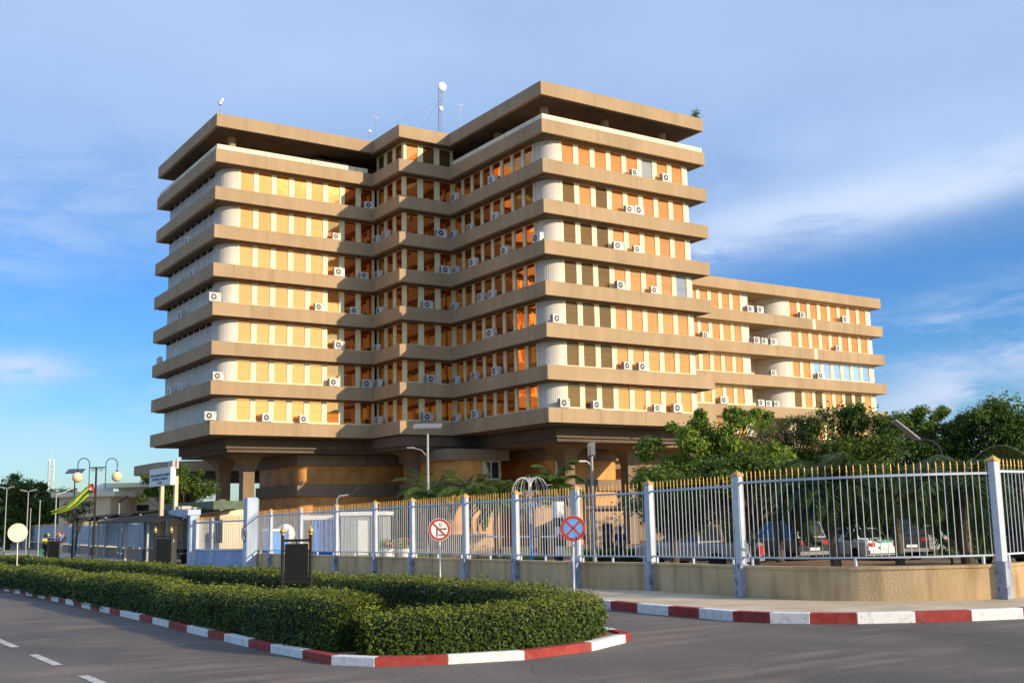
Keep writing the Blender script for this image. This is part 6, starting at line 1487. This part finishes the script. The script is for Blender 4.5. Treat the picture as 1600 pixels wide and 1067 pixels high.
# ================================================================== PEOPLE
def skin_mesh(name, joints, edges, m_, parent, sub=2, root=0):
    me = bpy.data.meshes.new(name); me.from_pydata([j[0] for j in joints], edges, []); o = bpy.data.objects.new(name+'_src', me); COL.objects.link(o)
    o.modifiers.new('skin', 'SKIN'); o.modifiers.new('sub', 'SUBSURF').levels = sub
    for i, j in enumerate(joints): me.skin_vertices[0].data[i].radius = (j[1], j[1] if len(j) < 3 else j[2]); me.skin_vertices[0].data[i].use_root = (i == root)
    dg = bpy.context.evaluated_depsgraph_get(); m2 = bpy.data.meshes.new_from_object(o.evaluated_get(dg)); bpy.data.objects.remove(o)
    m2.name = name; m2.materials.clear(); m2.materials.append(m_)
    for p in m2.polygons: p.use_smooth = True
    r = bpy.data.objects.new(name, m2); COL.objects.link(r); attach(r, parent, True); return r
def person(label, loc, rz, shirt, trousers, stride=.0, arm=(.1, -.1), scale=1.):
    """x forward, z up; 1.72 m"""
    t = thing('person', label, 'person', loc, rz)
    J = []; E_ = []
    def j(p, r, r2=None): J.append((tuple(c*scale for c in p), r*scale, (r2 or r)*scale)); return len(J)-1
    def e(*ids): 
        for a, b in zip(ids[:-1], ids[1:]): E_.append((a, b))
    pel = j((0,0,.93), .15, .11); ab = j((0,0,1.10), .13, .10); ch = j((.01,0,1.30), .155, .11); nk0 = j((0,0,1.44), .075); nk = j((.01,0,1.50), .055); hd0 = j((.02,0,1.57), .075); hd1 = j((.025,0,1.65), .088); hd2 = j((.01,0,1.71), .06)
    e(pel, ab, ch, nk0, nk, hd0, hd1, hd2)
    nose = j((.115,0,1.615), .012); e(hd0, nose)
    for sg, st in ((-1, stride), (1, -stride)):
        hip = j((0, sg*.095, .88), .095); kn = j((st*.55+.03, sg*.095, .49), .060); an = j((st*1.0-.02, sg*.095, .09), .042); toe = j((st*1.0+.14, sg*.105, .035), .035); e(pel, hip, kn, an, toe)
        ear = j((.01, sg*.085, 1.61), .016); e(hd0, ear)
        aa = arm[0] if sg < 0 else arm[1]
        sh = j((0, sg*.185, 1.40), .062); el = j((aa*.4-.02, sg*.245, 1.12), .045); wr = j((aa+.02, sg*.255, .88), .028); e(ch, sh, el, wr)
        pm = j((aa+.035, sg*.255, .81), .033, .018); e(wr, pm)
        for k, (dx, ln) in enumerate(((-.028, .062), (-.009, .078), (.010, .072), (.028, .058))):
            f1 = j((aa+.035+dx, sg*.252, .775), .010); f2_ = j((aa+.045+dx, sg*.245, .775-ln*.55), .009); f3 = j((aa+.06+dx, sg*.236, .775-ln), .008); e(pm, f1, f2_, f3)
        th = j((aa+.075, sg*.245, .82), .010); th2 = j((aa+.09, sg*.240, .78), .009); e(pm, th, th2)
    skin_mesh('body', J, E_, M['skin'], t, 1)
    s_ = scale; S = lambda p, r, r2=None: (tuple(c*s_ for c in p), r*s_, (r2 or r)*s_)
    sj = [S((0,0,.98), .165, .125), S((0,0,1.12), .15, .118), S((.01,0,1.30), .172, .128), S((0,0,1.43), .09)]; se = [(0,1),(1,2),(2,3)]
    for sg in (-1, 1):
        aa = arm[0] if sg < 0 else arm[1]; i = len(sj); sj += [S((0, sg*.19, 1.40), .075), S((aa*.35-.02, sg*.245, 1.14), .062)]; se += [(2, i), (i, i+1)]
    skin_mesh('shirt', sj, se, shirt, t, 1)
    tj = [S((0,0,.94), .165, .125)]; te = []
    for sg, st in ((-1, stride), (1, -stride)):
        i = len(tj); tj += [S((0, sg*.098, .86), .108), S((st*.55+.03, sg*.098, .49), .074), S((st*1.0-.02, sg*.098, .13), .06)]; te += [(0, i), (i, i+1), (i+1, i+2)]
    skin_mesh('trousers', tj, te, trousers, t, 1)
    m = MB(); m.lathe([(.02, .115), (.07, .10), (.098, .05), (.104, -.02), (.09, -.06)][::-1], (-.004*s_, 0, 1.655*s_), 14)
    m.build('hair', M['hair'], t, local=True, smooth=True)
    for sg in (-1, 1): m = MB(); m.lathe([(.004, -.008), (.012, 0), (.004, .008)], (.105*s_, sg*.032*s_, 1.645*s_), 8); m.build('eye', M['white_paint'], t, local=True)
    m = MB(); m.box(.103*s_, .112*s_, -.025*s_, .025*s_, 1.560*s_, 1.568*s_); m.build('mouth', M['red_paint'], t, local=True)
    return t
M['shirt_yellow'] = mat('yellow_print_shirt', (.42, .38, .05), .8, scale=14, col2=(.72, .62, .10)); M['cloth_green'] = mat('green_bag', (.02, .26, .09), .6, var=.1)
M['cloth_navy'] = mat('navy_cloth', (.015, .022, .045), .8, var=.1); M['cloth_dark'] = mat('dark_cloth', (.04, .03, .028), .8, var=.1)
b = at(70, 872, .17); p = person('person in yellow patterned top walking along the left pavement', (b[0], b[1], gz(b[1])+.17), PI/2+.3, M['shirt_yellow'], M['cloth_dark'], .16, (.15, -.12))
gb = MB(); gb.box(-.12, .12, -.10, .10, -.42, -.05); gb.tube([(-.08, 0, -.06), (-.05, 0, .06), (.05, 0, .06), (.08, 0, -.06)], .012, 6)
o = gb.build('carrier_bag', M['cloth_green'], bevel=.03); rot = Matrix.Rotation(PI/2+.3, 3, 'Z'); off = rot @ Vector((-.09, .27, .76)); o.location = Vector((b[0], b[1], gz(b[1])+.17))+off; tag(o, 'green bag hanging from the hand of the yellow topped walker', 'bag')
b = base_at(968, 47); person('person in dark navy clothes standing behind the fence by the low hedge', b, hd+PI-.6, M['cloth_navy'], M['cloth_navy'], .05, (.2, .1))

# ================================================================== FAR LEFT BACKGROUND
def bld(label, px0, px1, pyt, dep, depth_m, roof_over=.5, win=(), mt='cream_wall'):
    A, Bp = base_at(px0, dep), base_at(px1, dep); T = pd((px0+px1)/2, pyt, dep)[2]; mid = (A+Bp)/2; d = Bp-A; d[2] = 0; w = np.linalg.norm(d); rz = math.atan2(d[1], d[0])
    t = thing('cream_building', label, 'building', mid, rz, 'cream buildings on the far left'); h = T-mid[2]
    m = MB(); m.box(-w/2, w/2, 0, depth_m, -.3, h); m.build('wall', M[mt], t, local=True)
    m = MB(); m.box(-w/2-roof_over, w/2+roof_over, -roof_over, depth_m+roof_over, h+.004, h+.45); m.build('roof', M['coping'], t, local=True, bevel=.03)
    for (fx, z0, z1, ww) in win: m = MB(); x = -w/2+fx*w; m.box(x-ww/2, x+ww/2, -.03, .05, h*z0, h*z1); m.build('window', M['glassdark'], t, local=True)
    return t
bld('low cream building with flat roof behind the flag lamp', 92, 172, 776, 105, 10, .6, ((.68, .45, .62, .9), (.3, .45, .62, .9)))
bld('taller cream building with projecting roof left of the name board', 184, 262, 761, 112, 10, 1.2, ((.5, .5, .72, 1.2),))
P = base_at(160, 118); T = pd(160, 762, 118)[2]; t = thing('water_tank', 'white rounded water tank on the low cream building roof', 'tank', (P[0], P[1], T-1.2)); m = MB(); m.lathe([(.9, 0), (1.0, .1), (1.0, 1.1), (.6, 1.5), (.15, 1.7)], (P[0], P[1], T-1.2), 18); m.build('tank_shell', M['white_paint'], t, smooth=True); m = MB(); m.box(P[0]-.8, P[0]+.8, P[1]-.8, P[1]+.8, P[2], T-1.204); m.build('stand', M['cream_wall'], t)
b = base_at(77, 330); T = pd(77, 716, 330)[2]; t = thing('radio_tower', 'distant thin white lattice radio tower above the left trees', 'tower', b); m = MB(); Hh = T-b[2]; w = .9
cs = [(-w,-w),(w,-w),(w,w),(-w,w)]
for (x, y) in cs: m.bar((b[0]+x, b[1]+y, b[2]), (b[0]+x*.7, b[1]+y*.7, T), .22)
n = 16
for k in range(n):
    for i in range(4):
        p, q = cs[i], cs[(i+1)%4]; f0, f1 = 1-.3*k/n, 1-.3*(k+1)/n
        m.bar((b[0]+p[0]*f0, b[1]+p[1]*f0, b[2]+Hh*k/n), (b[0]+q[0]*f1, b[1]+q[1]*f1, b[2]+Hh*(k+1)/n), .13); m.bar((b[0]+p[0]*f0, b[1]+p[1]*f0, b[2]+Hh*k/n), (b[0]+q[0]*f0, b[1]+q[1]*f0, b[2]+Hh*k/n), .13)
m.build('lattice', M['sheet'], t); m = MB(); m.bar((b[0], b[1], T), (b[0], b[1], T+2.5), .15); m.build('spire', M['sheet'], t)
# far-off tree belt beyond everything, one mass
n = 9000; px = rng.uniform(-300, 1900, n); dp = rng.uniform(330, 420, n); C = np.array([pd(a, 800, d_2) for a, d_2 in zip(px, dp)]); hz = np.array([gz(c[1]) for c in C]); hh = 5.5+2.0*np.sin(px*.021)+1.3*np.sin(px*.057); C[:,2] = hz+hh*np.sqrt(rng.random(n))
o = quads('far_tree_belt', leaf_quads(C, np.tile([0,-.5,.6], (n,1)), 2.6, 1.7, .7), [M['leaf_dark'], M['leaf_mid']], (rng.random(n) < .4).astype(np.int32)); tag(o, 'far-off belt of trees along the horizon', 'trees', None, 'stuff')
